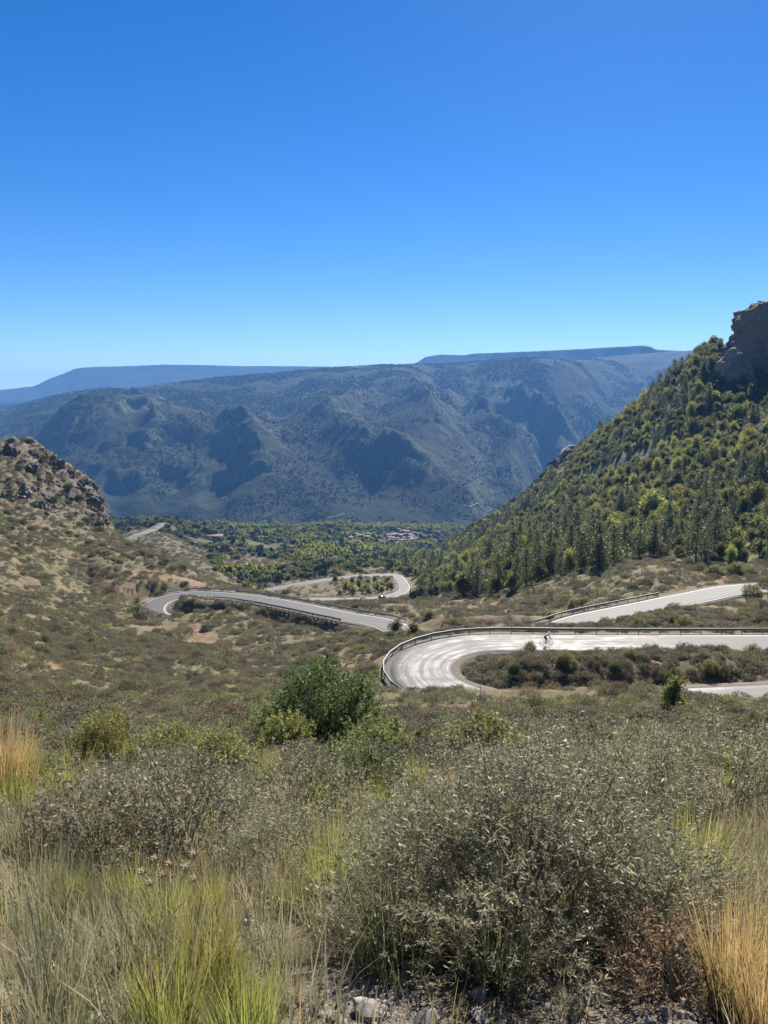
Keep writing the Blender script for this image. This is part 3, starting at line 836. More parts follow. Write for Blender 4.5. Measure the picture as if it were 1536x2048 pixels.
def dashes(parent, c, dash=3.0, gap=5.0):
    seg = np.concatenate([[0], np.cumsum(np.linalg.norm(np.diff(c[:, :2], axis=0), axis=1))])
    p = 0.0
    while p + dash < seg[-1]:
        s = np.linspace(p, p + dash, 4)
        cc = np.stack([np.interp(s, seg, c[:, q]) for q in range(3)], 1)
        link('centre_dash', ribbon('centre_dash', cc, [-.055, .055], 0.007, skirt=0), M['paint'], parent)
        p += dash + gap
r2 = road('road', low_road, 'loop of the same grey road lower down in the valley', np.full(len(low_road), .3), 2.7, sh=.5)
for off in (-2.5, 2.5):
    link('edge_line', ribbon('edge_line', low_road, [off - .09, off + .09], 0.006, skirt=0), M['paint'], r2)
r3 = road('road', side_road, 'short stretch of pale road showing beyond a shrubby rise', np.full(len(side_road), .6), 3.0)
r4 = road('road', far_road, 'far pale road climbing past the left hillside', np.full(len(far_road), 1.0), 4.0)
# bleached concrete apron at the far left hairpin end
ap_i = np.argmin(np.hypot(pass_road[:, 0] - at(330, 1198, 195)[0], pass_road[:, 1] - 195))
apr = pass_road[ap_i - 16: ap_i + 14]
link('gravel_apron', ribbon('apron', apr, [-6.3, -3.55], -0.02, skirt=.6), M['track'], r1)
link('gravel_apron', ribbon('apron', apr, [3.55, 6.0], -0.02, skirt=.6), M['track'], r1)
# pale tracks on the far slopes
def track(name, uv, d, w, label):
    pts = []
    for u, v in uv:
        g = ground_far(u, v) if d is None else ground_at(u, v)
        pts.append(g)
    c = catmull(pts, w)
    c[:, 2] = gz(c[:, 0], c[:, 1]) + 0.5
    tag(link(name, ribbon(name, c, [-w / 2, 0, w / 2], 0.3, skirt=2.5), M['track']), label, 'track', kind='structure')
def ground_far(u, v):
    ds = np.exp(np.linspace(math.log(1760), math.log(6000), 1500)); p = at(u, v, 1.0)
    k = np.where(p[2] * ds <= gz(p[0] * ds, ds))[0]
    d = ds[k[0]] if len(k) else 3000.0
    return np.array((p[0] * d, d, float(gz(p[0] * d, d)[0])))
track('track', [(925,1010),(940,1014),(965,1018),(1000,1017)], None, 5, 'pale dirt track on the lower mountain slope right of the spur')
track('track', [(610,1044),(650,1037),(675,1032),(692,1028)], None, 5, 'thin pale track at the foot of the mountains')

# ------------------------------------------------------------------ plant builders (numpy)
def unit(v): return v / np.maximum(np.linalg.norm(v, axis=-1, keepdims=True), 1e-9)

def leaf_quads(base, d, L, W, rng, curl=0.15):
    """diamond leaves: base (n,3), direction (n,3), length (n,), width (n,)"""
    n = len(base)
    r = unit(rng.normal(size=(n, 3)))
    side = unit(np.cross(d, r))
    nrm = np.cross(d, side)
    tip = base + d * L[:, None]
    mid = base + d * (L * 0.5)[:, None] + nrm * (L * curl)[:, None] * 0.5
    a, b = mid + side * (W / 2)[:, None], mid - side * (W / 2)[:, None]
    V = np.stack([base, a, tip, b], 1).reshape(-1, 3)
    Fq = np.arange(4 * n).reshape(-1, 4)
    return V, Fq

def sticks(p0, p1, r0, r1):
    """three-sided tapering sticks from p0 to p1"""
    n = len(p0)
    d = unit(p1 - p0)
    ref = np.where(np.abs(d[:, 2:3]) < .9, np.array([[0, 0, 1.0]]), np.array([[1.0, 0, 0]]))
    a = unit(np.cross(d, ref)); b = np.cross(d, a)
    vs = []
    for p, r in ((p0, r0), (p1, r1)):
        for k in range(3):
            t = 2 * math.pi * k / 3
            vs.append(p + (a * math.cos(t) + b * math.sin(t)) * np.asarray(r).reshape(-1, 1))
    V = np.stack(vs, 1).reshape(-1, 3)
    o = np.arange(n)[:, None] * 6
    Fq = np.concatenate([o + np.array([[k, (k + 1) % 3, 3 + (k + 1) % 3, 3 + k]]) for k in range(3)])
    return V, Fq

def cat_geo(lst):
    V = []; Fs = []; n = 0
    for v, f in lst:
        V.append(v); Fs.append(f + n); n += len(v)
    return np.concatenate(V), np.concatenate(Fs)

def bush(name, leaf, R, H, T, K, Ltw, Lleaf, Wleaf, seed, lump=0.3, up=0.5, spread=0.75, inner=0.45, bark='twig', stems=40, spiky=0.0, gap=.16):
    """a shrub of twigs set through an uneven dome; returns [(stems), (foliage)] part meshes"""
    rng = np.random.default_rng(seed)
    th = rng.uniform(0, 2 * math.pi, T)
    cz = rng.uniform(-0.1, 1.0, T) ** 1.0
    ph = np.arccos(np.clip(cz, -1, 1))
    dirs = np.stack([np.sin(ph) * np.cos(th), np.sin(ph) * np.sin(th), np.cos(ph)], 1)
    lum = 1 + lump * perlin3(dirs[:, 0] * 2.2 + seed, dirs[:, 1] * 2.2, dirs[:, 2] * 2.2) + lump * .6 * perlin3(dirs[:, 0] * 5 + seed, dirs[:, 1] * 5, dirs[:, 2] * 5 + 3)
    rr = (inner + (1 - inner) * rng.uniform(0, 1, T) ** 0.6) * lum
    pos = dirs * rr[:, None] * np.array([[R, R, H * 0.92]]) + np.array([[0, 0, 0.06 * H]])
    pos[:, 2] = np.maximum(pos[:, 2], 0.02)
    gq = 2.6 / max(R, H)
    keepm = (perlin3(pos[:, 0] * gq + seed * .37, pos[:, 1] * gq, pos[:, 2] * gq) + .5 * perlin3(pos[:, 0] * gq * 2.3, pos[:, 1] * gq * 2.3 + seed, pos[:, 2] * gq * 2.3)) < gap
    pos = pos[keepm]; dirs = dirs[keepm]; T = len(pos)
    td = unit(dirs * spread + rng.normal(size=(T, 3)) * 0.38 + np.array([[0, 0, up]]))
    Lt = Ltw * rng.uniform(0.55, 1.35, T) * (1 + spiky * (rng.uniform(0, 1, T) > .88))
    tip = pos + td * Lt[:, None]
    k = (np.arange(K) + 0.5) / K
    fr = np.clip(k[None, :] + rng.normal(size=(T, K)) * 0.04, 0.02, 1)
    lb = pos[:, None] + td[:, None] * (Lt[:, None] * fr)[..., None]
    ld = unit(td[:, None] * 0.62 + unit(rng.normal(size=(T, K, 3))) * 0.95)
    ll = Lleaf * rng.uniform(0.6, 1.3, (T, K)) * (1.1 - 0.45 * fr) * rng.uniform(.65, 1.35, (T, 1)) * np.where(rng.uniform(0, 1, (T, 1)) < .1, .35, 1.0)
    V, Fq = leaf_quads(lb.reshape(-1, 3), ld.reshape(-1, 3), ll.ravel(), ll.ravel() * Wleaf, rng)
    me_l = make_mesh(name + '_leaves', V, [Fq]); me_l.materials.append(M[leaf])
    sel = rng.choice(T, min(stems, T), replace=False)
    b0 = np.stack([rng.normal(size=len(sel)) * R * .12, rng.normal(size=len(sel)) * R * .12, np.full(len(sel), -0.05)], 1)
    midp = b0 * .3 + pos[sel] * .5 + np.array([[0, 0, H * .12]])
    r_ = 0.0045 * max(R, .3) + 0.0015
    g = [sticks(b0, midp, np.full(len(sel), r_ * 1.4), np.full(len(sel), r_)), sticks(midp, tip[sel], np.full(len(sel), r_), np.full(len(sel), r_ * .35)),
         sticks(pos - td * (Lt * .3)[:, None], tip, np.full(T, max(.0009, Lleaf * .03)), np.full(T, max(.0005, Lleaf * .014)))]
    V, Fq = cat_geo(g)
    me_s = make_mesh(name + '_stems', V, [Fq]); me_s.materials.append(M[bark])
    return [('stems', me_s), ('foliage', me_l)]

def tuft(name, leaf, n, H, R, Wd, lean, seed, segs=4, droop=0.5, spread_base=0.35):
    """grass tussock of bent tapering blades"""
    rng = np.random.default_rng(seed)
    th = rng.uniform(0, 2 * math.pi, n)
    rad = R * spread_base * np.sqrt(rng.uniform(0, 1, n))
    th2 = th + rng.normal(size=n) * 0.6
    base = np.stack([rad * np.cos(th), rad * np.sin(th), np.full(n, -0.03)], 1)
    L = H * rng.uniform(0.45, 1.15, n)
    ln = lean * rng.uniform(0.1, 1.2, n)
    h = np.stack([np.cos(th2), np.sin(th2), np.zeros(n)], 1)
    side = np.stack([-np.sin(th2 + rng.normal(size=n) * .7), np.cos(th2 + rng.normal(size=n) * .7), np.zeros(n)], 1)
    Vs = []; al = []
    p = base.copy()
    for s in range(segs + 1):
        t = s / segs
        ang = ln * (0.35 + droop * 2.2 * t)
        w = Wd * (1 - t) ** 0.7 * rng.uniform(.8, 1.2, n) * .5 + 0.0003
        Vs.append(p - side * w[:, None]); Vs.append(p + side * w[:, None])
        al += [np.full(n, t), np.full(n, t)]
        p = p + (h * np.sin(ang)[:, None] + np.array([[0, 0, 1.0]]) * np.cos(ang)[:, None]) * (L / segs)[:, None]
    V = np.stack(Vs, 1); k = 2 * (segs + 1)
    o = np.arange(n)[:, None] * k
    Fq = np.concatenate([o + np.array([[2 * s, 2 * s + 1, 2 * s + 3, 2 * s + 2]]) for s in range(segs)])
    me = make_mesh(name, V.reshape(-1, 3), [Fq], {'along': ('FLOAT', np.stack(al, 1).ravel() ** 1.5 * .9)})
    me.materials.append(M[leaf])
    return me

def crown_mesh(name, leaf, clumps, nleaf, Lleaf, seed, wl=0.55):
    """leaf faces in clumps: clumps = (centre, radius) list"""
    rng = np.random.default_rng(seed)
    Vs = []; n = 0
    g = []
    for c, r in clumps:
        m = nleaf
        d = unit(rng.normal(size=(m, 3)))
        rr = r * (0.45 + 0.6 * rng.uniform(0, 1, m) ** .6)
        pos = np.array(c) + d * rr[:, None] * np.array([1, 1, .8])
        ld = unit(d * .6 + rng.normal(size=(m, 3)) * .7 + np.array([0, 0, .15]))
        ll = Lleaf * rng.uniform(.6, 1.3, m)
        g.append(leaf_quads(pos, ld, ll, ll * wl, rng, .3))
    V, Fq = cat_geo(g)
    me = make_mesh(name, V, [Fq]); me.materials.append(M[leaf])
    return me

def broadleaf(name, leaf, H, W, seed, ncl=30, nl=64, Ll=0.42, low=0.0):
    rng = np.random.default_rng(seed)
    cl = []
    for i in range(ncl):
        d = unit(rng.normal(size=3)); d[2] = rng.uniform(-.85, 1.0); d[:2] *= math.sqrt(max(.15, 1 - .8 * max(0, d[2]) ** 2)) / max(.2, np.hypot(d[0], d[1])) * rng.uniform(.5, 1)
        q = rng.uniform(.45, 1.0)
        c = np.array([d[0] * W * .36 * q, d[1] * W * .36 * q, H * (low + .42) + d[2] * H * .40 * q])
        cl.append((c, W * rng.uniform(.13, .24)))
    cr = crown_mesh(name + '_crown', leaf, cl, nl, Ll, seed)
    b = MB(); top = (rng.normal() * .1 * W, rng.normal() * .1 * W, H * .55)
    b.tube([(0, 0, -.4), (0.02, 0, H * .2), (top[0] * .5, top[1] * .5, H * .4), top], [H * .028, H * .022, H * .016, H * .008], 6)
    for c, r in cl[:9]:
        b.tube([(0, 0, H * .22), (c[0] * .5, c[1] * .5, (H * .25 + c[2]) * .52), tuple(c)], [H * .012, H * .008, H * .003], 4, False)
    return [('trunk', b.mesh(name + '_trunk', M['bark'])), ('crown', cr)]

def pine(name, H, W, seed, layers=10, leaf='pine', crown0=0.10, shape=0.75, nl=46, Ll=0.46):
    rng = np.random.default_rng(seed)
    cl = []; b = MB()
    lean = rng.normal(size=2) * .02 * H
    b.tube([(0, 0, -.4), (lean[0] * .3, lean[1] * .3, H * .4), (lean[0], lean[1], H * .97)], [H * .022, H * .014, H * .003], 6)
    for i in range(layers):
        t = i / (layers - 1.0)
        z = H * (crown0 + (0.97 - crown0) * t)
        rad = W * .5 * (1 - t) ** shape * rng.uniform(.8, 1.15) + .06 * W
        nb = max(2, int(6 * (1 - t * .6)))
        a0 = rng.uniform(0, 6.28)
        for k in range(nb):
            a = a0 + k * 6.283 / nb + rng.normal() * .25
            q = rad * rng.uniform(.55, 1.0)
            c = np.array([lean[0] * t + q * math.cos(a), lean[1] * t + q * math.sin(a), z + rng.normal() * H * .02])
            cl.append((c, max(.12 * W, q * .42)))
            b.tube([(lean[0] * t, lean[1] * t, z - .03 * H), tuple(c)], [H * .006, H * .002], 3, False)
        cl.append((np.array([lean[0] * t, lean[1] * t, z]), rad * .4))
    cr = crown_mesh(name + '_crown', leaf, cl, nl, Ll, seed, .32)
    return [('trunk', b.mesh(name + '_trunk', M['bark'])), ('crown', cr)]

def rock_mesh(name, seed, mat, sub=3, flat=0.7, rough=0.35, freq=1.3, facet=True):
    bm = bmesh.new()
    bmesh.ops.create_icosphere(bm, subdivisions=sub, radius=1.0)
    co = np.array([v.co[:] for v in bm.verts])
    rng = np.random.default_rng(seed)
    for k in range(9):                                   # slice off facets
        nrm = unit(rng.normal(size=3)); h = rng.uniform(.55, .9)
        dd = co @ nrm
        co = co - np.outer(np.maximum(dd - h, 0), nrm)
    nz = perlin3(co[:, 0] * freq + seed, co[:, 1] * freq, co[:, 2] * freq) + .45 * perlin3(co[:, 0] * freq * 3 + seed, co[:, 1] * freq * 3, co[:, 2] * freq * 3)
    co = co * (1 + rough * nz)[:, None]
    co[:, 2] *= flat
    for v, c in zip(bm.verts, co): v.co = c
    me = bpy.data.meshes.new(name); bm.to_mesh(me); bm.free()
    me.materials.append(M[mat])
    return me

# ------------------------------------------------------------------ instanced stuff (only for what cannot be counted)
def scatter(name, label, cat, protos, pos, rz, scale, pid, tilt=None):
    col = bpy.data.collections.new(name + '_kinds')
    for i, me in enumerate(protos):
        o = bpy.data.objects.new('kind_%02d' % i, me)
        o.name = '%s_kind_%02d' % (name, i)
        col.objects.link(o)
    n = len(pos)
    me = bpy.data.meshes.new(name)
    me.vertices.add(n)
    me.vertices.foreach_set('co', np.asarray(pos, dtype=np.float32).ravel())
    rot = np.zeros((n, 3), dtype=np.float32); rot[:, 2] = rz
    if tilt is not None: rot[:, :2] = tilt
    sc = np.asarray(scale, dtype=np.float32)
    if sc.ndim == 1: sc = np.repeat(sc[:, None], 3, 1)
    a = me.attributes.new('rot', 'FLOAT_VECTOR', 'POINT'); a.data.foreach_set('vector', rot.ravel())
    a = me.attributes.new('siz', 'FLOAT_VECTOR', 'POINT'); a.data.foreach_set('vector', sc.ravel())
    a = me.attributes.new('pid', 'INT', 'POINT'); a.data.foreach_set('value', np.asarray(pid, dtype=np.int32))
    ob = link(name, me)
    ng = bpy.data.node_groups.new(name + '_spread', 'GeometryNodeTree')
    ng.interface.new_socket('Geometry', in_out='INPUT', socket_type='NodeSocketGeometry')
    ng.interface.new_socket('Geometry', in_out='OUTPUT', socket_type='NodeSocketGeometry')
    gi, go = ng.nodes.new('NodeGroupInput'), ng.nodes.new('NodeGroupOutput')
    ci = ng.nodes.new('GeometryNodeCollectionInfo')
    ci.inputs['Collection'].default_value = col
    ci.inputs['Separate Children'].default_value = True
    ci.inputs['Reset Children'].default_value = True
    ip = ng.nodes.new('GeometryNodeInstanceOnPoints')
    ip.inputs['Pick Instance'].default_value = True
    def na(nm, typ):
        q = ng.nodes.new('GeometryNodeInputNamedAttribute'); q.data_type = typ; q.inputs['Name'].default_value = nm
        return [s for s in q.outputs if s.enabled and s.name == 'Attribute'][0]
    ng.links.new(gi.outputs[0], ip.inputs['Points'])
    ng.links.new(ci.outputs[0], ip.inputs['Instance'])
    ng.links.new(na('pid', 'INT'), ip.inputs['Instance Index'])
    e2r = ng.nodes.new('FunctionNodeEulerToRotation')
    ng.links.new(na('rot', 'FLOAT_VECTOR'), e2r.inputs[0])
    ng.links.new(e2r.outputs[0], ip.inputs['Rotation'])
    ng.links.new(na('siz', 'FLOAT_VECTOR'), ip.inputs['Scale'])
    ng.links.new(ip.outputs[0], go.inputs[0])
    md = ob.modifiers.new('spread', 'NODES'); md.node_group = ng
    tag(ob, label, cat, kind='stuff')
    return ob

# ------------------------------------------------------------------ cliffs and crags
def crag(name, cx, cy, z0, prof, ax, seed, label, amp=3.0, arc_=(0, 360), n=150, m=60, aspect=1.0, group=None):
    """a lumpy rock tower: prof = (height, radius) pairs"""
    hs = np.linspace(0, 1, m)
    hh = np.array([p[0] for p in prof]); rr = np.array([p[1] for p in prof])
    th = np.linspace(0, 2 * math.pi, n, endpoint=False)
    tt = np.linspace(hh[0], hh[-1], m)
    Z, T = np.meshgrid(tt, th, indexing='ij')
    Rr = np.interp(Z, hh, rr)
    dx, dy = np.cos(T), np.sin(T) * aspect
    x, y = cx + dx * Rr, cy + dy * Rr
    q = perlin3(x / 22 + seed, y / 22, Z / 30) * 1.5 + np.abs(perlin3(x / 10 + seed, y / 10, Z / 26)) * -1.6 + .7 * np.abs(perlin3(x / 6, y / 6, Z / 7)) + .35 * perlin3(x / 60 + seed, y / 60, Z / 7.0) + .5 * perlin3(x / 3, y / 3, Z / 6) + .38 * np.abs(perlin3(x / 2.6, y / 2.6, Z / 4)) + .16 * perlin3(x, y, Z) + .22 * perlin3(x / 30, y / 30, Z / 2.4)
    edge = np.clip(1.0 - sstep(.93, 1.0, (Z - hh[0]) / (hh[-1] - hh[0])) * .7, 0, 1)
    x = x + dx * q * amp * edge; y = y + dy * q * amp * edge
    zz = z0 + Z + perlin3(x / 8, y / 8, Z * 0 + seed) * 1.2 * amp / 3
    V = np.stack([x, y, zz], -1).reshape(-1, 3)
    top = np.array([[cx, cy, z0 + hh[-1] + amp * .3]])
    V = np.vstack([V, top])
    j, i = np.meshgrid(np.arange(m - 1), np.arange(n), indexing='ij')
    a = (j * n + i).ravel(); b = (j * n + (i + 1) % n).ravel()
    k = (m - 1) * n + np.arange(n)
    me = make_mesh(name, V, [np.stack([a, b, b + n, a + n], 1), np.stack([k, (m - 1) * n + (np.arange(n) + 1) % n, np.full(n, m * n)], 1)])
    o = link(name, me, M['cliff'])
    return tag(o, label, 'cliff', group)
p = at(1625, 770, 470)
crag('cliff', p[0], 478, -14, [(0, 84), (10, 70), (20, 58.5), (30, 50.5), (42, 44.5), (50, 41), (54, 42.5), (58, 43.5), (63, 41), (68, 35), (71, 24), (73, 8)], 1, 3.1,
     'tall brown rock cliff with overhanging brow above the wooded slope', 6.0, n=420, m=150, aspect=.8)
p = at(1462, 775, 440)
crag('cliff', p[0] + 3, 446, p[2] - 10, [(0, 15), (8, 13.5), (16, 11), (24, 9), (29, 6), (32, 2)], 1, 5.2, 'lower brown rock shoulder at the left foot of the tall cliff', 2.6, n=120, m=60)
p = at(1128, 935, 705)
crag('cliff', p[0] + 9, 712, p[2] - 22, [(0, 17), (10, 16), (22, 14.5), (32, 13), (38, 10), (42, 4)], 1, 7.7, 'small dark cliff at the lower end of the wooded ridge', 1.6, n=70, m=36)

# limestone outcrops on the left hillside
rockk = [rock_mesh('limestone_block_%d' % i, 20 + i, 'limestone', 3, 1.1, .6, 1.9) for i in range(5)]
rng = np.random.default_rng(41)
spots = []
for (cu, cv, ru, rv, n) in [(65,905,60,16,12),(110,925,22,16,10),(150,960,35,18,12),(190,1000,18,22,12),(208,1040,14,14,10),(120,985,60,20,14),(60,960,50,26,12),(30,1000,30,16,8),(170,1030,26,14,9),(90,1015,40,10,8)]:
    for k in range(n):
        spots.append((cu + rng.normal() * ru * .6, cv + rng.normal() * rv * .6))
for k_, (u, v) in enumerate(spots):
    g = ground_at(u, v, 150, 420)
    if g[1] > 400 or k_ % 3 == 2: continue
    s = rng.uniform(.7, 1.6) if k_ % 4 else rng.uniform(1.8, 3.2)
    o = link('limestone_block', rockk[rng.integers(5)])
    o.location = (g[0], g[1] + .3 * s, g[2] - .35 * s)
    o.rotation_euler = (rng.uniform(-.5, .5), rng.uniform(-.5, .5), rng.uniform(0, 6.28))
    o.scale = (s * rng.uniform(.8, 1.4), s, s * rng.uniform(.8, 1.5))
    tag(o, ('big' if s > 2 else 'small') + ' grey limestone block ' + ('on the crest of the rocky brow' if v < 935 else 'on the outer edge of the rocky brow' if u > 150 else 'halfway down the rocky brow' if v < 985 else 'at the foot of the rocky brow') + ', left hillside', 'rock', 'limestone blocks on the left brow')

# ------------------------------------------------------------------ trees
TREE = {
    'pine': [pine('pine_%d' % i, 8.2, 5.4, 60 + i, shape=(.55, .42, .75)[i]) for i in range(3)],
    'oak': [broadleaf('oak_%d' % i, 'oak', 6.0, 5.4, 70 + i) for i in range(3)],
    'yellow': [broadleaf('maple_%d' % i, 'yellowgreen', 6.5, 5.6, 80 + i) for i in range(2)],
    'poplar': [broadleaf('poplar_%d' % i, 'poplar', 7.0, 3.4, 90 + i, 26, 60, .36, .02) for i in range(2)],
}
KIND_WORDS = {'pine': ('pine_tree', 'dark green pine', 'pine tree', 'pines on the wooded slope'),
              'oak': ('oak_tree', 'olive green bushy oak', 'oak tree', 'oaks on the wooded slope'),
              'yellow': ('maple_tree', 'yellow green broadleaf tree', 'broadleaf tree', 'yellow green trees on the wooded slope')}
def inside(u, v, poly):
    r = np.zeros(u.shape, bool); n = len(poly)
    for i in range(n):
        x1, y1 = poly[i]; x2, y2 = poly[(i + 1) % n]
        c = ((y1 > v) != (y2 > v)) & (u < (x2 - x1) * (v - y1) / (y2 - y1 + 1e-9) + x1)
        r ^= c
    return r
FOREST = [(1900,560),(1536,700),(1440,690),(1390,705),(1290,785),(1200,862),(1120,935),(1050,1000),(960,1060),(835,1122),(800,1150),(812,1172),(860,1192),(930,1192),(1020,1183),(1100,1160),(1190,1140),(1260,1118),(1335,1112),(1440,1130),(1536,1122),(1900,1110)]
rng = np.random.default_rng(5)
def sample_area(n, y0, y1, smax, rng):
    y = np.sqrt(rng.uniform(y0 ** 2, y1 ** 2, n))
    x = rng.uniform(-smax, smax, n) * (y + C0)
    return x, y
fx, fy_ = sample_area(60000, 190, 880, .62, rng)
fz = gz(fx, fy_)
fu, fv = proj(fx, fy_, fz)
rockiness = near.look(near.rock, fx, fy_)
rdv = near.look(near.rd, fx, fy_)
ok = inside(fu, fv, FOREST) & (fx > 0) & (rockiness < .38) & (rdv > 5) & ~((np.abs(fu - 1500) < 60) & (fv < 765) & (fy_ < 520))
fx, fy_, fz, fu, fv = fx[ok], fy_[ok], fz[ok], fu[ok], fv[ok]
# thin to a minimum spacing
keep = []; cell = {}
for i in range(len(fx)):
    sp_ = 3.4
    k = (int(fx[i] // sp_), int(fy_[i] // sp_))
    bad = False
    for a in (-1, 0, 1):
        for b in (-1, 0, 1):
            for j in cell.get((k[0] + a, k[1] + b), ()):
                if (fx[j] - fx[i]) ** 2 + (fy_[j] - fy_[i]) ** 2 < sp_ * sp_: bad = True
    if not bad:
        cell.setdefault(k, []).append(i); keep.append(i)
keep = np.array(keep)
fx, fy_, fz, fu, fv = fx[keep], fy_[keep], fz[keep], fu[keep], fv[keep]
kn = fbm(fx, fy_, 60, 3, 4.0) + rng.normal(size=len(fx)) * .3
kind = np.where(kn > .40, 0, np.where(rng.uniform(0, 1, len(fx)) < .2, 2, 1))
kind = np.where((fv > 1090) & (fu > 1050) & (rng.uniform(0, 1, len(fx)) < .07), 0, kind)
order = np.argsort(np.where((fu > -20) & (fu < 1556), fy_, fy_ + 5000))
siz = np.clip(rng.lognormal(-.12, .28, len(fx)), .45, 1.6)
sight = np.ones(len(fx), bool)
names = ['pine', 'oak', 'yellow']
n_ind = {0: 0, 1: 0, 2: 0}
def zone(u, v, d):
    if u < 900: return 'at the low end of the wood near the lower road'
    if u < 1050: return 'in the wood behind the shrubby rise' if d < 300 else 'in the lower wood, left of the slope'
    if u < 1200: return 'at the wood edge left of the earth mound' if d < 250 else 'in the wood above the mound\'s left side'
    if u < 1360: return 'at the wood edge behind the earth mound' if d < 250 else 'in the wood high above the earth mound'
    return 'at the wood edge on the far right' if d < 240 else 'high in the wood on the far right'
rest = []
for i in order:
    k = int(kind[i])
    if n_ind[k] < 190 and -30 < fu[i] < 1566:
        n_ind[k] += 1
        nm, adj, cat_, grp = KIND_WORDS[names[k]]
        var = TREE[names[k]]
        spawn(nm, var[rng.integers(len(var))], ('tall ' if siz[i] > 1.08 else 'small ' if siz[i] < .76 else '') + adj + ' ' + zone(fu[i], fv[i], fy_[i]), cat_, (fx[i], fy_[i], fz[i]), rng.uniform(0, 6.28), (siz[i], siz[i], siz[i] * rng.uniform(.85, 1.2)), grp)
    else:
        rest.append(i)
rest = np.array(rest)
crowns = [TREE['pine'][0][1][1], TREE['pine'][2][1][1], TREE['oak'][0][1][1], TREE['oak'][2][1][1], TREE['yellow'][0][1][1]]
pid = np.where(kind[rest] == 0, rng.integers(0, 2, len(rest)), np.where(kind[rest] == 1, rng.integers(2, 4, len(rest)), 4))
scatter('upper_forest', 'dense wood of pines and oaks covering the right-hand slope', 'forest', crowns, np.stack([fx[rest], fy_[rest], fz[rest]], 1), rng.uniform(0, 6.28, len(rest)), siz[rest], pid)
print('trees', n_ind, len(rest))

def lone(nm, parts, u, v, hpx, H, label, cat_, d=None, sx=1.0, group=None):
    """a tree or shrub whose foot is seen at (u, v) and which stands hpx photo pixels high; H is the model's height"""
    g = ground_at(u, v) if d is None else np.array([*at(u, v, d)[:2], gz(*at(u, v, d)[:2])[0]])
    s = hpx * g[1] / F_PX / H * 1.03
    return spawn(nm, parts, label, cat_, g, random.uniform(0, 6.28), (s * sx, s * sx, s), group)
# trees one can pick out
lone('pine_tree', TREE['pine'][1], 276, 1240, 44, 8.2, 'lone round topped pine on the left slope beside the road bend', 'pine tree', sx=1.5)
lone('oak_tree', TREE['oak'][0], 790, 1268, 34, 6.0, 'dark rounded tree at the end of the middle road, left of a pair', 'tree', sx=1.15)
lone('oak_tree', TREE['oak'][1], 826, 1272, 34, 6.0, 'olive rounded tree beside the dark one, right of a pair by the middle road', 'tree', sx=1.25)
lone('maple_tree', TREE['yellow'][0], 1305, 1035, 62, 6.5, 'largest bright yellow green tree on the wooded slope', 'broadleaf tree', sx=1.1)
lone('maple_tree', TREE['yellow'][1], 1232, 978, 34, 6.5, 'pale yellow tree just left of its twin on the wooded slope', 'broadleaf tree')
lone('maple_tree', TREE['yellow'][0], 1268, 976, 32, 6.5, 'pale yellow tree just right of its twin on the wooded slope', 'broadleaf tree')
lone('maple_tree', TREE['poplar'][0], 532, 1238, 16, 7.0, 'small yellow tree in the dark gully below the middle road', 'tree')
lone('maple_tree', TREE['yellow'][1], 1120, 1075, 30, 6.5, 'lemon coloured tree halfway down the wooded slope', 'broadleaf tree')
lone('maple_tree', TREE['yellow'][0], 1462, 1120, 34, 6.5, 'fresh green tree at the foot of the wood near the right edge', 'broadleaf tree', sx=.9)
# poplars inside the lower road loop
for i, u in enumerate([682, 690, 699, 708, 716, 724, 733, 741, 748, 756, 765, 773, 781]):
    lone('poplar_tree', TREE['poplar'][i % 2], u + (i * 5 % 7) - 3, 1190 - (i % 3) * 2, 19 + (i * 7 % 11), 7.0, 'young yellow green poplar inside the lower road loop', 'poplar', d=358 + (i * 5 % 7) * 5, sx=1.5, group='poplars inside the lower road loop')
for i, (u, v) in enumerate([(690,1172),(705,1170),(720,1168),(735,1167),(750,1166),(764,1165),(775,1172),(670,1176)]):
    lone('oak_tree', TREE['oak'][i % 3], u, v + 6, 18, 6.0, 'dark tree behind the poplars inside the lower road loop', 'tree', d=388 + (i * 7 % 5) * 6, group='dark trees inside the lower road loop')

# ------------------------------------------------------------------ woods of the valley and the mountains (one far mass each)
def blob(name, leaf, seed, n=7, nl=22, Ll=.5):
    rng = np.random.default_rng(seed)
    cl = [(np.array([rng.normal() * .42, rng.normal() * .42, .42 + abs(rng.normal()) * .3]), rng.uniform(.3, .5)) for _ in range(n)]
    return crown_mesh(name, leaf, cl, nl, Ll, seed, .8)
blobs = [blob('scrub_dark_%d' % i, 'farwood', 110 + i) for i in range(3)] + [blob('scrub_oak_%d' % i, 'oak', 120 + i) for i in range(2)] + [blob('scrub_gold', 'poplar', 130)]
rng = np.random.default_rng(17)
vx, vy = sample_area(64000, 300, 1745, .70, rng)
vz = gz(vx, vy); vu, vv = proj(vx, vy, vz)
dens = .62 + 1.2 * fbm(vx, vy, 90, 3, 12.0) + sstep(900, 1400, vy) * .4
inl = inside(vu, vv, FOREST) & (vx > 0) & (vy < 900)
BAREH = soft(vu, vv, vy, [(500,1122,700,90,16,1,.1),(440,1130,600,60,12,1,0),(430,1082,850,30,6,1,0),(560,1118,720,60,14,.8,.3),(660,1085,1100,60,10,.6,0),(800,1078,1280,45,14,1.3,0)])
rdv = near.look(near.rd, vx, vy)
ok = ~inl & (rng.uniform(0, 1, len(vx)) < dens - BAREH * 1.1) & (rdv > 4) & ((vy > 480) | ((vv < 1180) & (vu > 430)) | (vu > 820)) & ~((vu < 420) & (vv > 1062) & (vy < 700)) & ~((vu > 560) & (vu < 815) & (vy < 440))
vx, vy, vz, vu, vv = vx[ok], vy[ok], vz[ok], vu[ok], vv[ok]
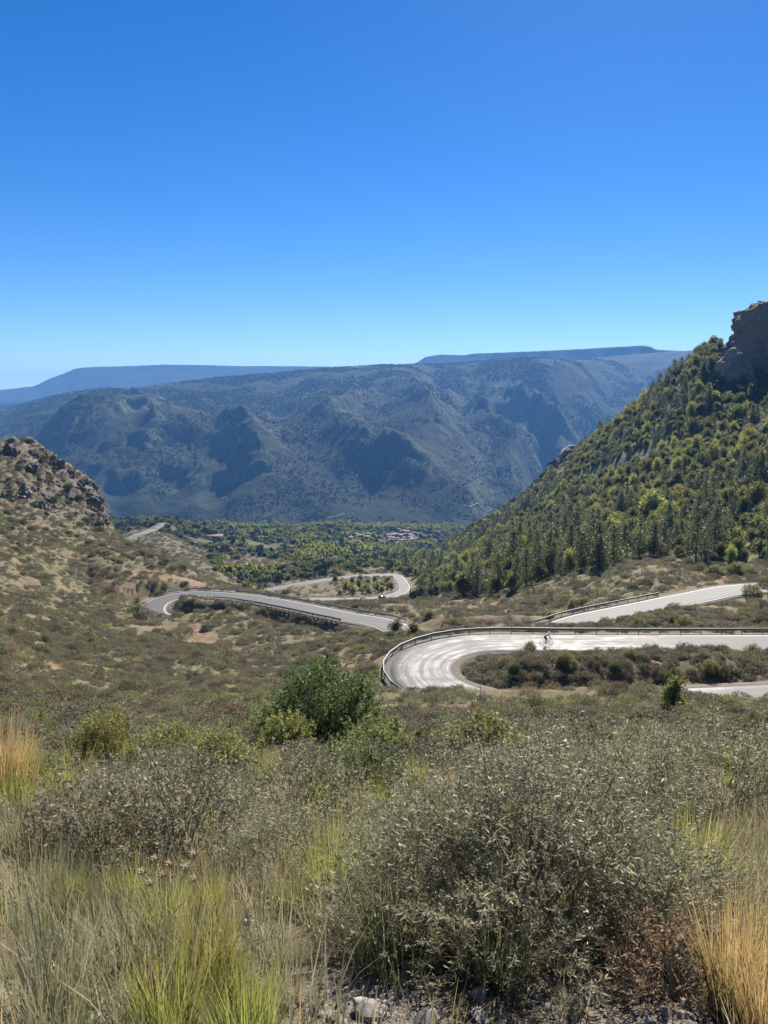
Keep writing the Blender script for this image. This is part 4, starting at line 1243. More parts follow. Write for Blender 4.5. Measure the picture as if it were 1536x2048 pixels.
gold = soft(vu, vv, vy, [(480,1055,1450,60,5,1,0),(640,1052,1600,70,4,.9,0),(760,1054,1500,60,5,1,0),(880,1056,1550,90,6,1.1,0),(640,1108,820,110,22,.8,-.5),(720,1090,1050,80,18,.7,-.6),(500,1146,480,70,7,.9,0),(800,1100,1000,60,18,.5,0),(600,1075,1200,200,14,.35,0)])
r_ = rng.uniform(0, 1, len(vx))
pid = np.where(r_ < gold * .75, 5, np.where(rng.uniform(0, 1, len(vx)) < .58 + gold * .4, rng.integers(3, 5, len(vx)), rng.integers(0, 3, len(vx))))
ss = rng.uniform(1.3, 3.6, len(vx)) * (1 + .5 * (pid == 5)) * (.75 + .35 * sstep(400, 1000, vy))
scatter('valley_woodland', 'mixed green and yellow woodland filling the valley floor', 'woodland', blobs, np.stack([vx, vy, vz - .2], 1), rng.uniform(0, 6.28, len(vx)), np.stack([ss, ss, ss * rng.uniform(.8, 1.4, len(vx))], 1), pid)
mx_, my_ = sample_area(190000, 1760, 5300, .62, rng)
mz_ = gz(mx_, my_)
mslope = farg.look(slope, mx_, np.maximum(my_, 1692)); mrock = farg.look(rockm, mx_, np.maximum(my_, 1692))
dens = .55 + 1.7 * fbm(mx_, my_, 300, 5, 3.0, .6) - mrock * .4
ok = rng.uniform(0, 1, len(mx_)) < dens
mx_, my_, mz_ = mx_[ok], my_[ok], mz_[ok]
mu_, mv_ = proj(mx_, my_, mz_)
goldm = soft(mu_, mv_, my_, [(1030,965,2800,30,22,1,.6),(1000,985,2500,30,12,.6,.3)])
ss = rng.uniform(1.6, 3.6, len(mx_)) * (.8 + .5 * sstep(2000, 4500, my_))
pid = np.where(rng.uniform(0, 1, len(mx_)) < goldm * .6, 5, rng.integers(0, 4, len(mx_)))
scatter('mountain_woodland', 'dark scattered woodland over the far mountainsides', 'woodland', blobs, np.stack([mx_, my_, mz_ - .5], 1), rng.uniform(0, 6.28, len(mx_)), ss, pid)
print('far wood', len(vx), len(mx_))

# ------------------------------------------------------------------ shrub and grass models
SH = {
    'grey': [bush('grey_shrub_%d' % i, 'greyshrub', .48, .50, 1100, 14, .15, .034, .28, 200 + i, lump=.42, up=.6, spiky=.6) for i in range(3)],
    'spiny': [bush('spiny_shrub_%d' % i, 'spiny', .60, .66, 1500, 15, .17, .033, .24, 210 + i, lump=.4, up=.6, spiky=.8) for i in range(2)],
    'broom': [bush('broom_%d' % i, 'broom', .55, .75, 1300, 12, .22, .05, .32, 220 + i, lump=.35, up=1.2, spread=.5, spiky=.4) for i in range(2)],
    'dark': [bush('dark_shrub', 'darkshrub', 1.9, 2.9, 3600, 13, .42, .105, .5, 230, lump=.28, up=.45, stems=80)],
    'light': [bush('light_shrub', 'broom', 1.0, 1.5, 1500, 12, .30, .095, .45, 231, lump=.3, up=.5)],
    'olive': [bush('olive_shrub', 'cushion_green', .8, .95, 1000, 12, .22, .07, .42, 232, lump=.35, up=.6)],
}
CU = [bush('cushion_%d' % i, lf, .46, .46, 330, 8, .12, .062, .42, 240 + i, lump=.3, up=.35, inner=.5, stems=5) for i, lf in enumerate(('cushion', 'cushion', 'cushion', 'cushion_green', 'cushion_green', 'heath_brown'))]
TU = {
    'green': [tuft('green_tussock_%d' % i, 'grass_green', 420, .62, .42, .0075, .55, 260 + i) for i in range(2)],
    'straw': [tuft('straw_tussock_%d' % i, 'grass_straw', 420, .70, .36, .0055, .42, 270 + i) for i in range(2)],
    'blue': [tuft('blue_tussock_%d' % i, 'grass_blue', 420, .50, .40, .0045, .8, 280 + i) for i in range(2)],
    'pale': [tuft('pale_tussock_%d' % i, 'grass_pale', 220, .36, .34, .0035, .8, 290 + i) for i in range(2)],
}
wisp = [tuft('grass_wisp_%d' % i, lf, 26, .30, .22, .005, .7, 300 + i, 3) for i, lf in enumerate(('grass_pale', 'grass_pale', 'grass_blue', 'grass_green', 'grass_straw'))]

# ---- the shrubs and tussocks one can pick out, by the place of the foot in the photo
placed = []
def fg(nm, parts, x, y, s, label, cat_, group=None, sz=1.0, rz=None):
    z = float(gz(x, y)[0])
    placed.append((x, y, s))
    parts = parts if isinstance(parts, list) else [('blades', parts)]
    return spawn(nm, parts, label, cat_, (x, y, z), random.uniform(0, 6.28) if rz is None else rz, (s, s, s * sz), group)
big = bush('big_spiny', 'spiny', .80, .92, 6200, 18, .18, .030, .23, 250, lump=.36, up=.55, spread=.8, inner=.35, stems=90, spiky=.9)
def fgu(nm, parts, u, v, s, label, cat_, sz=1.0, lo=1.2):
    g = ground_at(u, v, lo)
    return fg(nm, parts, g[0], g[1], s, label, cat_, None, sz)
fg('spiny_shrub', big, .62, 3.15, 1.02, 'largest spiny grey green shrub, filling the lower right of the view', 'shrub', sz=.8)
fg('spiny_shrub', SH['spiny'][0], 1.25, 2.95, .7, 'low spiny shrub tucked against the right flank of the largest shrub', 'shrub', sz=.9)
fg('dead_shrub', [('stems', big[0][1])] if False else bush('dead_red', 'deadred', .21, .26, 330, 12, .10, .026, .3, 251, up=.3, stems=30), 1.0, 2.42, 1.0, 'rust brown dead shrub in front of the largest spiny shrub', 'shrub')
fg('spiny_shrub', SH['spiny'][1], 2.05, 5.6, 1.15, 'spiny shrub behind the largest one, by the right edge', 'shrub')
fg('spiny_shrub', SH['spiny'][0], 2.95, 6.2, 1.25, 'spiny shrub reaching the right edge below the road', 'shrub')
fg('spiny_shrub', SH['spiny'][1], 1.2, 6.3, 1.0, 'spiny shrub just above the crown of the largest shrub', 'shrub')
fg('spiny_shrub', SH['spiny'][0], .12, 4.75, .72, 'spiny shrub left of the largest one, in the middle', 'shrub')
fg('spiny_shrub', SH['spiny'][1], -.62, 4.15, .66, 'leafy spiny shrub left of the gravel patch, middle of the view', 'shrub')
fg('grey_shrub', SH['grey'][0], -1.35, 4.55, 1.25, 'broad grey shrub on the left above the dry thistle', 'shrub')
fg('grey_shrub', SH['grey'][1], -1.95, 4.75, 1.15, 'grey shrub at the left, behind dark green grass', 'shrub')
fg('grey_shrub', SH['grey'][2], -2.3, 7.6, 1.2, 'rounded dark grey shrub beside the yellow green tussock', 'shrub')
fg('grey_shrub', SH['grey'][0], -.75, 6.2, 1.2, 'grey shrub in the middle of the low shrub belt', 'shrub')
def foot(u, v, y):
    return ((u - 768) / F_PX * (y * CP + .47 * y * SP), y)
for nm_, part_, (x_, y_), s_, sz_, lab_ in [
    ('dark_shrub', SH['dark'][0], foot(650, 1490, 23.0), 1.0, 1.0, 'great dark green shrub in the hollow, the tallest of all'),
    ('light_shrub', SH['light'][0], foot(572, 1490, 20.6), .85, 1.0, 'light green shrub before the great dark shrub, on its left'),
    ('light_shrub', SH['olive'][0], foot(556, 1400, 27.5), 1.5, 1.0, 'thin brownish green shrub behind the great dark shrub'),
    ('olive_shrub', SH['olive'][0], foot(748, 1505, 18.5), 1.2, 1.05, 'olive shrub before the great dark shrub, on its right'),
    ('olive_shrub', SH['light'][0], foot(970, 1492, 16.5), .8, .85, 'rounded olive shrub above the largest spiny shrub'),
    ('broom_shrub', SH['broom'][1], foot(345, 1560, 11.4), 1.25, .95, 'bright yellow green broom in the middle of the shrub belt'),
    ('broom_shrub', SH['broom'][0], foot(430, 1560, 11.2), 1.2, .9, 'bright broom on the right half of the yellow green clump'),
    ('broom_shrub', SH['broom'][0], foot(205, 1530, 13.0), 1.2, 1.1, 'thin yellow green broom on the left, looser than its neighbour')]:
    fg(nm_, part_, x_, y_, s_, lab_, 'shrub', sz=sz_)
p = at(1345, 1440, 44)
fg('sapling', TREE['oak'][1], p[0], 44.0, .34, 'young sapling with sparse yellow leaves beside the near road', 'sapling', sz=1.3)
# tussocks
fg('grass_tussock', TU['straw'][0], 1.18, 2.3, .66, 'tall straw yellow grass at the lower right corner', 'grass')
fg('grass_tussock', TU['straw'][1], 1.16, 2.02, .62, 'golden grass nearest to the lower right corner', 'grass')
fg('grass_tussock', TU['straw'][1], 1.38, 2.55, .62, 'straw grass behind the golden grass at the right edge', 'grass')
fg('grass_tussock', TU['green'][1], 1.72, 3.9, .9, 'yellow green grass between the spiny shrubs at the right edge', 'grass')
fg('grass_tussock', TU['green'][0], -.66, 2.08, .58, 'large green and orange tussock at the bottom, left of the gravel', 'grass')
fg('grass_tussock', TU['green'][1], -.40, 1.95, .52, 'green tussock on the right side of the large bottom tussock', 'grass')
fg('grass_tussock', TU['green'][1], -.62, 2.5, .5, 'green tussock behind the large bottom tussock', 'grass')
fg('grass_tussock', TU['pale'][0], -1.15, 2.3, 1.1, 'pale dry grass left of the large bottom tussock', 'grass')
fg('grass_tussock', TU['pale'][1], -1.0, 2.7, .9, 'thin pale grass at the lower left among stones', 'grass')
fg('grass_tussock', TU['blue'][0], .02, 2.85, .95, 'blue green tussock at the left foot of the largest shrub', 'grass')
fg('grass_tussock', TU['blue'][1], .42, 2.68, .85, 'dark green grass under the front of the largest shrub', 'grass')
fg('grass_tussock', TU['straw'][0], -4.05, 7.6, 1.35, 'big straw coloured tussock on the left edge', 'grass')
fg('grass_tussock', TU['straw'][1], -4.6, 9.2, 1.1, 'orange tinted tussock behind the big one on the left edge', 'grass')
fg('grass_tussock', TU['green'][0], -2.85, 6.5, 1.0, 'yellow green tussock leaning right, beside the rounded dark shrub', 'grass')
fg('grass_tussock', TU['green'][1], -3.05, 5.9, .85, 'green tussock below the yellow green one on the left', 'grass')
fg('grass_tussock', TU['blue'][0], -1.75, 3.8, .7, 'dark green grass clump at the left, beneath the grey shrub', 'grass')
fg('grass_tussock', TU['blue'][1], -1.45, 3.75, .65, 'dark green grass beside the dry thistle', 'grass')
fg('grass_tussock', TU['green'][1], -.25, 3.6, .8, 'thin orange tipped grass in the middle foreground', 'grass')
fg('grass_tussock', TU['pale'][0], .02, 3.4, 1.1, 'pale grass along the edge of the gravel patch', 'grass')
p = at(560, 1545, 14)
for i, (dx, dy) in enumerate([(0, 0), (.9, .6), (-.5, .9), (.4, 1.6), (1.4, 1.5)]):
    fg('reed_clump', TU['blue'][i % 2], p[0] + dx, 14.2 + dy, 1.15, 'dark blue green reed clump in the hollow under the great dark shrub', 'reeds', 'reeds in the hollow', .95)

rng = np.random.default_rng(61)
for i in range(64):
    x_, y_ = (rng.uniform(-1.9, -.3), rng.uniform(1.8, 3.9)) if i < 30 or i > 46 else (rng.uniform(1.0, 2.2), rng.uniform(2.0, 4.4)) if i < 38 else (rng.uniform(-.3, .1), rng.uniform(3.0, 4.6))
    k_ = ['pale', 'pale', 'blue', 'green', 'pale' if i < 30 or i > 46 else 'straw'][i % 5]
    fg('grass_tussock', TU[k_][i % 2], x_, y_, rng.uniform(.3, .52), '%s grass tuft %s %s' % ({'pale': 'pale dry', 'blue': 'grey green', 'green': 'yellow green', 'straw': 'straw coloured'}[k_],
       'on the stony ground' if y_ < 2.9 else 'under the first shrubs', 'at the lower left' if i < 30 or i > 46 else 'at the lower right' if i < 38 else 'in the middle'), 'grass', 'grass tufts at the viewpoint')
# ---- dry thistle: stem and seed heads
mb = MB(); hd = MB()
for k in range(9):
    a = k * 2.4; L = .22 + .05 * (k % 3)
    tip = (.12 * math.cos(a), .12 * math.sin(a), L)
    mb.tube([(0, 0, -.03), (tip[0] * .4, tip[1] * .4, L * .6), tip], [.005, .004, .003], 5)
    for q in range(26):
        b2 = q * 2.399; c2 = 1 - q / 13.0; s2 = math.sqrt(max(0, 1 - c2 * c2))
        e = (s2 * math.cos(b2), s2 * math.sin(b2), c2 * .7 + .3)
        hd.tube([tip, tuple(tip[i] + e[i] * .034 for i in range(3))], [.0045, .0008], 3, False)
M['thistle'] = simple('dry_thistle', (0.34, 0.25, 0.17), 0.8, var=.3, scale=30)
fgx, fgy = -1.02, 3.35
spawn('dry_thistle', [('stems', mb.mesh('thistle_stems', M['thistle'])), ('seed_heads', hd.mesh('thistle_heads', M['thistle']))], 'dry brown thistle with pale seed heads on the left', 'thistle', (fgx, fgy, gz(fgx, fgy)[0]), 0, 1.0)

LANDMARKS = [('the great dark shrub', -2.0, 26.5), ('the light green shrub', -3.2, 23.5), ('the bright broom', -3.55, 12.6), ('the largest spiny shrub', .66, 3.3), ('the left edge straw tussock', -4.05, 7.6),
             ('the rounded olive shrub', 2.2, 17.0), ('the dark reeds', -1.6, 15.0), ('the roadside sapling', 16.6, 44.0), ('the right edge spiny shrub', 2.95, 6.2), ('the hairpin guardrail', 3.0, 68.0), ('the thin broom', -5.6, 13.6), ('the broad grey shrub', -1.35, 4.55)]
def beside(x, y):
    n_, a, b = min(LANDMARKS, key=lambda q: math.hypot((q[1] - x), (q[2] - y)))
    dx, dy = x - a, y - b
    r = math.hypot(dx, dy) / (y + 2)
    w = 'left of' if abs(dx) > abs(dy) and dx < 0 else 'right of' if abs(dx) > abs(dy) else 'behind' if dy > 0 else 'before'
    return ('just ' if r < .12 else 'far ' if r > .3 else '') + w + ' ' + n_
# ---- the shrub belt below the viewpoint: single shrubs
rng = np.random.default_rng(23)
cand = 0; cnt = {}
LABW = {'grey': ('grey_shrub', 'low grey shrub'), 'spiny': ('spiny_shrub', 'spiny grey green shrub'), 'olive': ('olive_shrub', 'olive green shrub'),
        'broom': ('broom_shrub', 'yellowish broom'), 'green': ('grass_tussock', 'green grass tussock'), 'pale': ('grass_tussock', 'pale grass tussock')}
tries = 0
while cand < 215 and tries < 20000:
    tries += 1
    y = 4.3 + 24 * rng.uniform() ** 1.5
    x = rng.uniform(-.64, .64) * (y + 1.2)
    mind = 1.0
    k = rng.choice(['grey', 'grey', 'grey', 'spiny', 'olive', 'green', 'pale'], p=[.16, .16, .12, .16, .08, .20, .12])
    s = float(np.clip(rng.lognormal(-.15, .3), .45, 1.3)) * (.82 if y < 7 else 1.0) * (.6 if k == 'olive' else 1) * (.8 if k in ('green', 'pale') else 1)
    if any((x - a) ** 2 + (y - b) ** 2 < (.50 * s + .48 * c) ** 2 for a, b, c in placed): continue
    if abs(x + 4.5) < .6 and y < 7.5: continue
    uu = 768 + F_PX * x / (y * 1.06)
    if 9.0 < y < 24 and 470 < uu < 1060 and k not in ('green', 'pale'): continue
    if 10 < y < 14 and 130 < uu < 500: continue
    zone_ = ('left' if x < -.2 * y else 'right' if x > .2 * y else 'middle')
    dep = 'near the front' if y < 8 else 'halfway back' if y < 16 else 'at the back'
    nm, wd = LABW[k]
    arr = SH[k] if k in SH else TU[k]
    size = 'large' if s > 1.05 else 'small' if s < .75 else 'middling'
    fg(nm, arr[rng.integers(len(arr))], x, y, s, '%s %s, %s' % (size, wd, beside(x, y)), 'grass' if 'tussock' in nm else 'shrub', 'shrub belt below the viewpoint')
    cand += 1

# ---- picked-out shrubs on the middle slopes
rng = np.random.default_rng(29)
def mid(nm, arr, u, v, wpx, mw, label, sz=1.0, cat_='shrub', group=None):
    g = ground_at(u, v, 15)
    s = wpx * g[1] / F_PX / mw
    return spawn(nm, arr, label, cat_, g, rng.uniform(0, 6.28), (s, s, s * sz), group)
mid('dark_shrub', SH['dark'][0], 718, 1220, 34, 3.8, 'dark green bush beyond the middle road, above its guardrail', .6)
mid('dark_shrub', SH['dark'][0], 572, 1188, 18, 3.8, 'small dark bush beside the lower road', .7)
for i, (u, v, w, k) in enumerate([(1350,1250,30,'dark'),(1170,1212,26,'light'),(1150,1218,30,'light'),(1128,1205,22,'light'),(1100,1235,18,'light'),(1160,1172,18,'olive'),(1400,1143,30,'olive'),(1430,1150,30,'light'),(1470,1148,34,'light'),(1500,1150,30,'olive'),(1490,1240,34,'olive'),(1525,1250,30,'dark'),(1530,1175,34,'olive'),(1505,1190,40,'olive'),(905,1250,26,'olive'),(860,1235,22,'light'),(1275,1255,30,'broomy'),(1370,1258,40,'broomy'),(1310,1302,20,'broomy'),(1505,1310,34,'broomy'),(1130,1330,40,'broomy'),(1060,1300,26,'broomy'),(1260,1320,36,'broomy'),(1420,1345,40,'broomy'),(1230,1345,30,'dark'),(1030,1345,30,'dark'),(720,1306,36,'olive'),(670,1330,24,'olive')]):
    arr = SH['broom'][i % 2] if k == 'broomy' else SH[k][0]
    mw = {'dark': 3.8, 'light': 2.0, 'olive': 1.6, 'broomy': 1.1}[k]
    where = 'above the right-hand road' if v < 1200 and u > 1100 else 'between the two right-hand roads' if v < 1262 and u > 1000 else 'on the bank inside the hairpin' if u > 1000 else 'left of the hairpin bend'
    mid({'dark': 'dark_shrub', 'light': 'light_shrub', 'olive': 'olive_shrub', 'broomy': 'broom_shrub'}[k], arr, u, v, w, mw, '%s %s %s' % ('wide' if w > 29 else 'small', {'dark': 'dark green bush', 'light': 'light green bush', 'olive': 'olive green bush', 'broomy': 'yellow green broom'}[k], where), .9, 'shrub', 'bushes beside the roads')
# dark bushes dotted over the left hillside
rng = np.random.default_rng(31)
hill = [(55,1085),(68,1090),(100,1085),(138,1068),(152,1075),(180,1088),(205,1095),(60,1060),(120,1052),(88,1062),(30,1060),(210,1112),(225,1120),(240,1128),(160,1055),(200,1062),(256,1092),(278,1110),(300,1118),(318,1130),(345,1140),(362,1138),(150,1030),(30,1100),(15,1075),(110,1120),(330,1128),(300,1135),(20,960),(70,945),(40,930),(100,960),(130,975),(20,990),(160,1000),(110,1000),(140,1010),(60,1010),(180,1015),(90,920),(60,885),(20,880),(30,905),(110,945),(75,975),(200,1050),(15,1030),(50,1045),(175,1045)]
for i, (u, v) in enumerate(hill):
    fresh = i in (11, 12, 13)
    mid('light_shrub' if fresh else 'dark_shrub', SH['light'][0] if fresh else SH['dark'][0], u + rng.normal() * 3, v + rng.normal() * 2, rng.uniform(11, 22), 2.0 if fresh else 3.8,
        ('fresh green bush on the left hillside above the pink earth' if fresh else 'dark juniper like bush ' + ('among the rocks of the left brow' if v < 1020 else 'dotted on the upper left hillside' if v < 1080 else 'on the left hillside above the road bend')), .62, 'shrub', 'dark bushes on the left hillside')

# ---- 300 nearest cushions of the open slope as things, the rest as one mass
rng = np.random.default_rng(37)
X = []; Y = []
for (n, y0, y1) in ((4600, 13, 45), (12500, 45, 120), (28000, 120, 330), (22000, 330, 760)):
    x, y = sample_area(n, y0, y1, .64, rng); X.append(x); Y.append(y)
X.append(rng.uniform(7, 60, 1500)); Y.append(rng.uniform(66, 87, 1500))
X = np.concatenate(X); Y = np.concatenate(Y); Z = gz(X, Y); U, V = proj(X, Y, Z)
rdv = near.look(near.rd, X, Y); bv = near.look(bare, X, Y); rk = near.look(near.rock, X, Y); gv = near.look(green, X, Y)
bank = (U > 930) & (V > 1292) & (V < 1400) & (Y > 62) & (Y < 88)
dn = .86 + .9 * fbm(X, Y, 13.0, 4, 14.0) - bv * np.where(bank, .1, .65) - rk * .3 + .5 * bank + .15 * sstep(140, 200, Y)
inl = inside(U, V, FOREST) & (X > 0)
ok = (rng.uniform(0, 1, len(X)) < dn) & (rdv > 1.3) & ~inl & ~((Y > 330) & (U > 560) & (U < 815) & (Y < 345))
for a, b, c in placed:
    if b > 12: ok &= ((X - a) ** 2 + (Y - b) ** 2) > (.45 * c) ** 2
X, Y, Z, U, V, gv, bv = X[ok], Y[ok], Z[ok], U[ok], V[ok], gv[ok], bv[ok]
sc = np.clip(rng.lognormal(-.08, .38, len(X)), .35, 2.1) * (.85 + .6 * sstep(30, 140, Y)) * (1 + .7 * sstep(330, 500, Y))
sc = np.where(Y < 120, np.minimum(sc, 1.55), sc) * (1 + .35 * (rng.uniform(0, 1, len(X)) > .94))
r_ = rng.uniform(0, 1, len(X)) + .3 * fbm(X, Y, 16, 2, 9.0)
pid = np.where(r_ < .08 + gv * .75, rng.integers(3, 5, len(X)), np.where(r_ > .88, 5, rng.integers(0, 3, len(X))))
hz = sc * rng.uniform(.5, 1.05, len(X))
inview = (U > -10) & (U < 1546) & (V < 2048)
order = np.argsort(np.where(inview, Y / sc, 1e9))
first = order[:300]
for i in first:
    k = pid[i]
    adj = 'brown heathy' if k == 5 else 'green' if k >= 3 else 'grey brown'
    side = 'left of the hollow' if U[i] < 500 else 'right of the hollow' if U[i] > 800 else 'around the hollow'
    spawn('cushion_shrub', CU[k], '%s %s cushion shrub on the open slope %s' % ('broad' if sc[i] > 1.0 else 'small', adj, beside(X[i], Y[i])), 'shrub', (X[i], Y[i], Z[i]), rng.uniform(0, 6.28), (sc[i], sc[i], hz[i]), 'cushion shrubs on the open slope')
restm = np.ones(len(X), bool); restm[first] = False
scatter('scrub_vegetation', 'low grey green and brown scrub covering the mid slopes', 'scrub', [c[1][1] for c in CU], np.stack([X, Y, Z], 1)[restm], rng.uniform(0, 6.28, restm.sum()), np.stack([sc, sc, hz], 1)[restm], pid[restm])
print('scrub', restm.sum())
# grass between the shrubs
rng = np.random.default_rng(43)
X = []; Y = []
for (n, y0, y1) in ((4200, 1.4, 6), (2000, 6, 20), (6000, 20, 70)):
    x, y = sample_area(n, y0, y1, .62, rng); X.append(x); Y.append(y)
X = np.concatenate(X); Y = np.concatenate(Y); Z = gz(X, Y)
gvv = near.look(grav, X, Y); gv = near.look(green, X, Y); rdv = near.look(near.rd, X, Y)
ok = (rng.uniform(0, 1, len(X)) < 1.0 - .8 * gvv) & (rdv > .8) & ~((Y < 3.0) & (X > .1) & (X < 1.1) & (rng.uniform(0, 1, len(X)) < .8))
X, Y, Z, gv = X[ok], Y[ok], Z[ok], gv[ok]
r_ = rng.uniform(0, 1, len(X))
pid = np.where(r_ < gv * .8, rng.integers(2, 4, len(X)), np.where(r_ > .93, 4, np.where(r_ > .55, 2, rng.integers(0, 2, len(X)))))
ss = rng.uniform(.6, 1.3, len(X)) * (1 + .5 * sstep(20, 50, Y))
scatter('grass', 'thin dry grass growing between the shrubs', 'grass', wisp, np.stack([X, Y, Z], 1), rng.uniform(0, 6.28, len(X)), ss, pid)
# gravel and stones
peb = [rock_mesh('pebble_%d' % i, 330 + i, 'stone', 1, .65, .2, 1.1) for i in range(4)]
rng = np.random.default_rng(47)
x, y = sample_area(60000, 1.3, 7.5, .75, rng)
gvv = near.look(grav, x, y)
ok = (rng.uniform(0, 1, len(x)) < gvv * (.75 + fbm(x, y, .8, 2)) * (y < 4.5) + gvv * .2)
x, y = x[ok], y[ok]; z = gz(x, y)
ss = .005 + .026 * rng.uniform(0, 1, len(x)) ** 3
scatter('gravel', 'pale loose gravel on the ground at the viewpoint', 'gravel', peb, np.stack([x, y, z + ss * .2], 1), rng.uniform(0, 6.28, len(x)), ss, rng.integers(0, 4, len(x)), rng.uniform(-.5, .5, (len(x), 2)))
stones = [rock_mesh('stone_%d' % i, 340 + i, 'stone', 2, .6, .3, 1.2) for i in range(5)]
for i in range(75):
    reg = [(-.1, .35, 1.9, 2.7), (-1.7, -.8, 2.2, 3.4), (.3, 1.1, 1.8, 2.3), (-.5, .1, 3.2, 4.6), (-4.2, -3.4, 5.6, 7.2), (2.0, 2.8, 3.6, 5)][i % 6]
    x, y = rng.uniform(reg[0], reg[1]), rng.uniform(reg[2], reg[3])
    s = rng.uniform(.015, .036) if i % 9 else rng.uniform(.04, .06)
    o = link('stone', stones[i % 5])
    o.location = (x, y, gz(x, y)[0] + s * .15); o.scale = (s * rng.uniform(.9, 1.5), s, s * rng.uniform(.7, 1.1)); o.rotation_euler = (rng.uniform(-.3, .3), rng.uniform(-.3, .3), rng.uniform(0, 6.28))
    tag(o, '%s pale limestone stone %s' % ('large' if s > .036 else 'middling' if s > .026 else 'small', ['on the gravel left of the largest shrub', 'in the lower left corner', 'under the largest shrub at the bottom', 'on the bare patch in the middle', 'beside the tussocks on the left edge', 'among grass at the right edge'][i % 6]), 'stone', 'loose stones at the viewpoint')

# ------------------------------------------------------------------ guardrails
def guardrail(c, side, off, label, post_step=2.7, h=.78):
    """c: centre line; W-beam on posts, off metres to one side"""
    line = offset_line(c, side * off)
    line = line[::2]
    seg = np.concatenate([[0], np.cumsum(np.linalg.norm(np.diff(line[:, :2], axis=0), axis=1))])
    t = np.gradient(line[:, :2], axis=0); t /= np.linalg.norm(t, axis=1)[:, None]
    nrm = np.stack([t[:, 1], -t[:, 0]], 1) * -side             # towards the road
    prof = [(0, .155), (.035, .14), (.08, .10), (.08, .055), (.015, .02), (.015, -.02), (.08, -.055), (.08, -.10), (.035, -.14), (0, -.155), (-.006, -.15), (-.006, .15)]
    gzl = np.maximum(line[:, 2] - .12, gz(line[:, 0], line[:, 1]))
    V = []
    for i in range(len(line)):
        for a, b in prof:
            V.append((line[i, 0] + nrm[i, 0] * a, line[i, 1] + nrm[i, 1] * a, gzl[i] + h - .16 + b))
    k = len(prof); n = len(line)
    j, i = np.meshgrid(np.arange(n - 1), np.arange(k), indexing='ij')
    a = (j * k + i).ravel(); b = (j * k + (i + 1) % k).ravel()
    root = empty('guardrail', tuple(line[0][:2]) + (gzl[0],))
    tag(root, label, 'guardrail')
    o0 = np.array(root.location[:])
    link('rail', make_mesh('rail', np.array(V) - o0, [np.stack([a, b, b + k, a + k], 1)]), M['zinc'], root)
    pb = MB(); pb.box((0, 0, h / 2 - .15), (.10, .06, h + .3)); pm = pb.mesh('guardrail_post', M['zincpost'])
    rb = MB(); rb.box((0, 0, 0), (.08, .015, .12)); rm = rb.mesh('guardrail_reflector', M['reflector'])
    s = .4; q = 0
    while s < seg[-1]:
        x, y, z = (np.interp(s, seg, line[:, 0]), np.interp(s, seg, line[:, 1]), np.interp(s, seg, gzl))
        nx, ny = np.interp(s, seg, nrm[:, 0]), np.interp(s, seg, nrm[:, 1])
        o = link('post', pm, None, root); o.location = (x - nx * .06 - o0[0], y - ny * .06 - o0[1], z - o0[2]); o.rotation_euler = (0, 0, math.atan2(ny, nx))
        if q % 4 == 1:
            r = link('reflector', rm, None, root); r.location = (x - o0[0], y - o0[1], z + h + .05 - o0[2]); r.rotation_euler = (0, 0, math.atan2(ny, nx) + 1.57)
        s += post_step; q += 1
    return root
def seg_between(c, a, b):
    i = np.argmin(((c[:, :2] - np.array(a)) ** 2).sum(1)); j = np.argmin(((c[:, :2] - np.array(b)) ** 2).sum(1))
    return c[min(i, j):max(i, j) + 1]
tt = np.gradient(pass_road[:, :2], axis=0)
# outer side of the hairpin: the side away from its centre
iH = np.argmin(((pass_road[:, :2] - np.array([HP[0] - HP[2], HP[1]])) ** 2).sum(1))
nr = np.array([tt[iH, 1], -tt[iH, 0]]); outer = 1 if np.dot(nr, np.array([-1.0, 0])) > 0 else -1
guardrail(seg_between(pass_road, (6.3, 69.9), (70, 93)), outer, 3.95, 'steel guardrail curving round the outside of the big hairpin bend')
iC = np.argmin(((pass_road[:, :2] - at(1250, 1224, 126)[:2]) ** 2).sum(1))
nr = np.array([tt[iC, 1], -tt[iC, 0]]); sC = 1 if nr[1] > 0 else -1
guardrail(seg_between(pass_road, tuple(at(1355, 1202, 133)[:2]), (8, 124)), sC, 4.1, 'steel guardrail along the far side of the upper right-hand road')
guardrail(seg_between(pass_road, (0, 140), tuple(at(350, 1196, 197)[:2])), sC, 4.1, 'long guardrail on the far side of the middle road')
guardrail(seg_between(pass_road, tuple(at(715, 1237, 149)[:2]), tuple(at(440, 1191, 195)[:2])), -sC, 4.0, 'guardrail on the near side of the middle road, above the dark gully')
iL = np.argmin(((low_road[:, :2] - at(760, 1196, 350)[:2]) ** 2).sum(1))
tl = np.gradient(low_road[:, :2], axis=0); nr = np.array([tl[iL, 1], -tl[iL, 0]]); sL = 1 if nr[1] > 0 else -1
guardrail(low_road[iL - 20: iL + 26], sL, 4.1, 'guardrail inside the bend of the lower road loop')

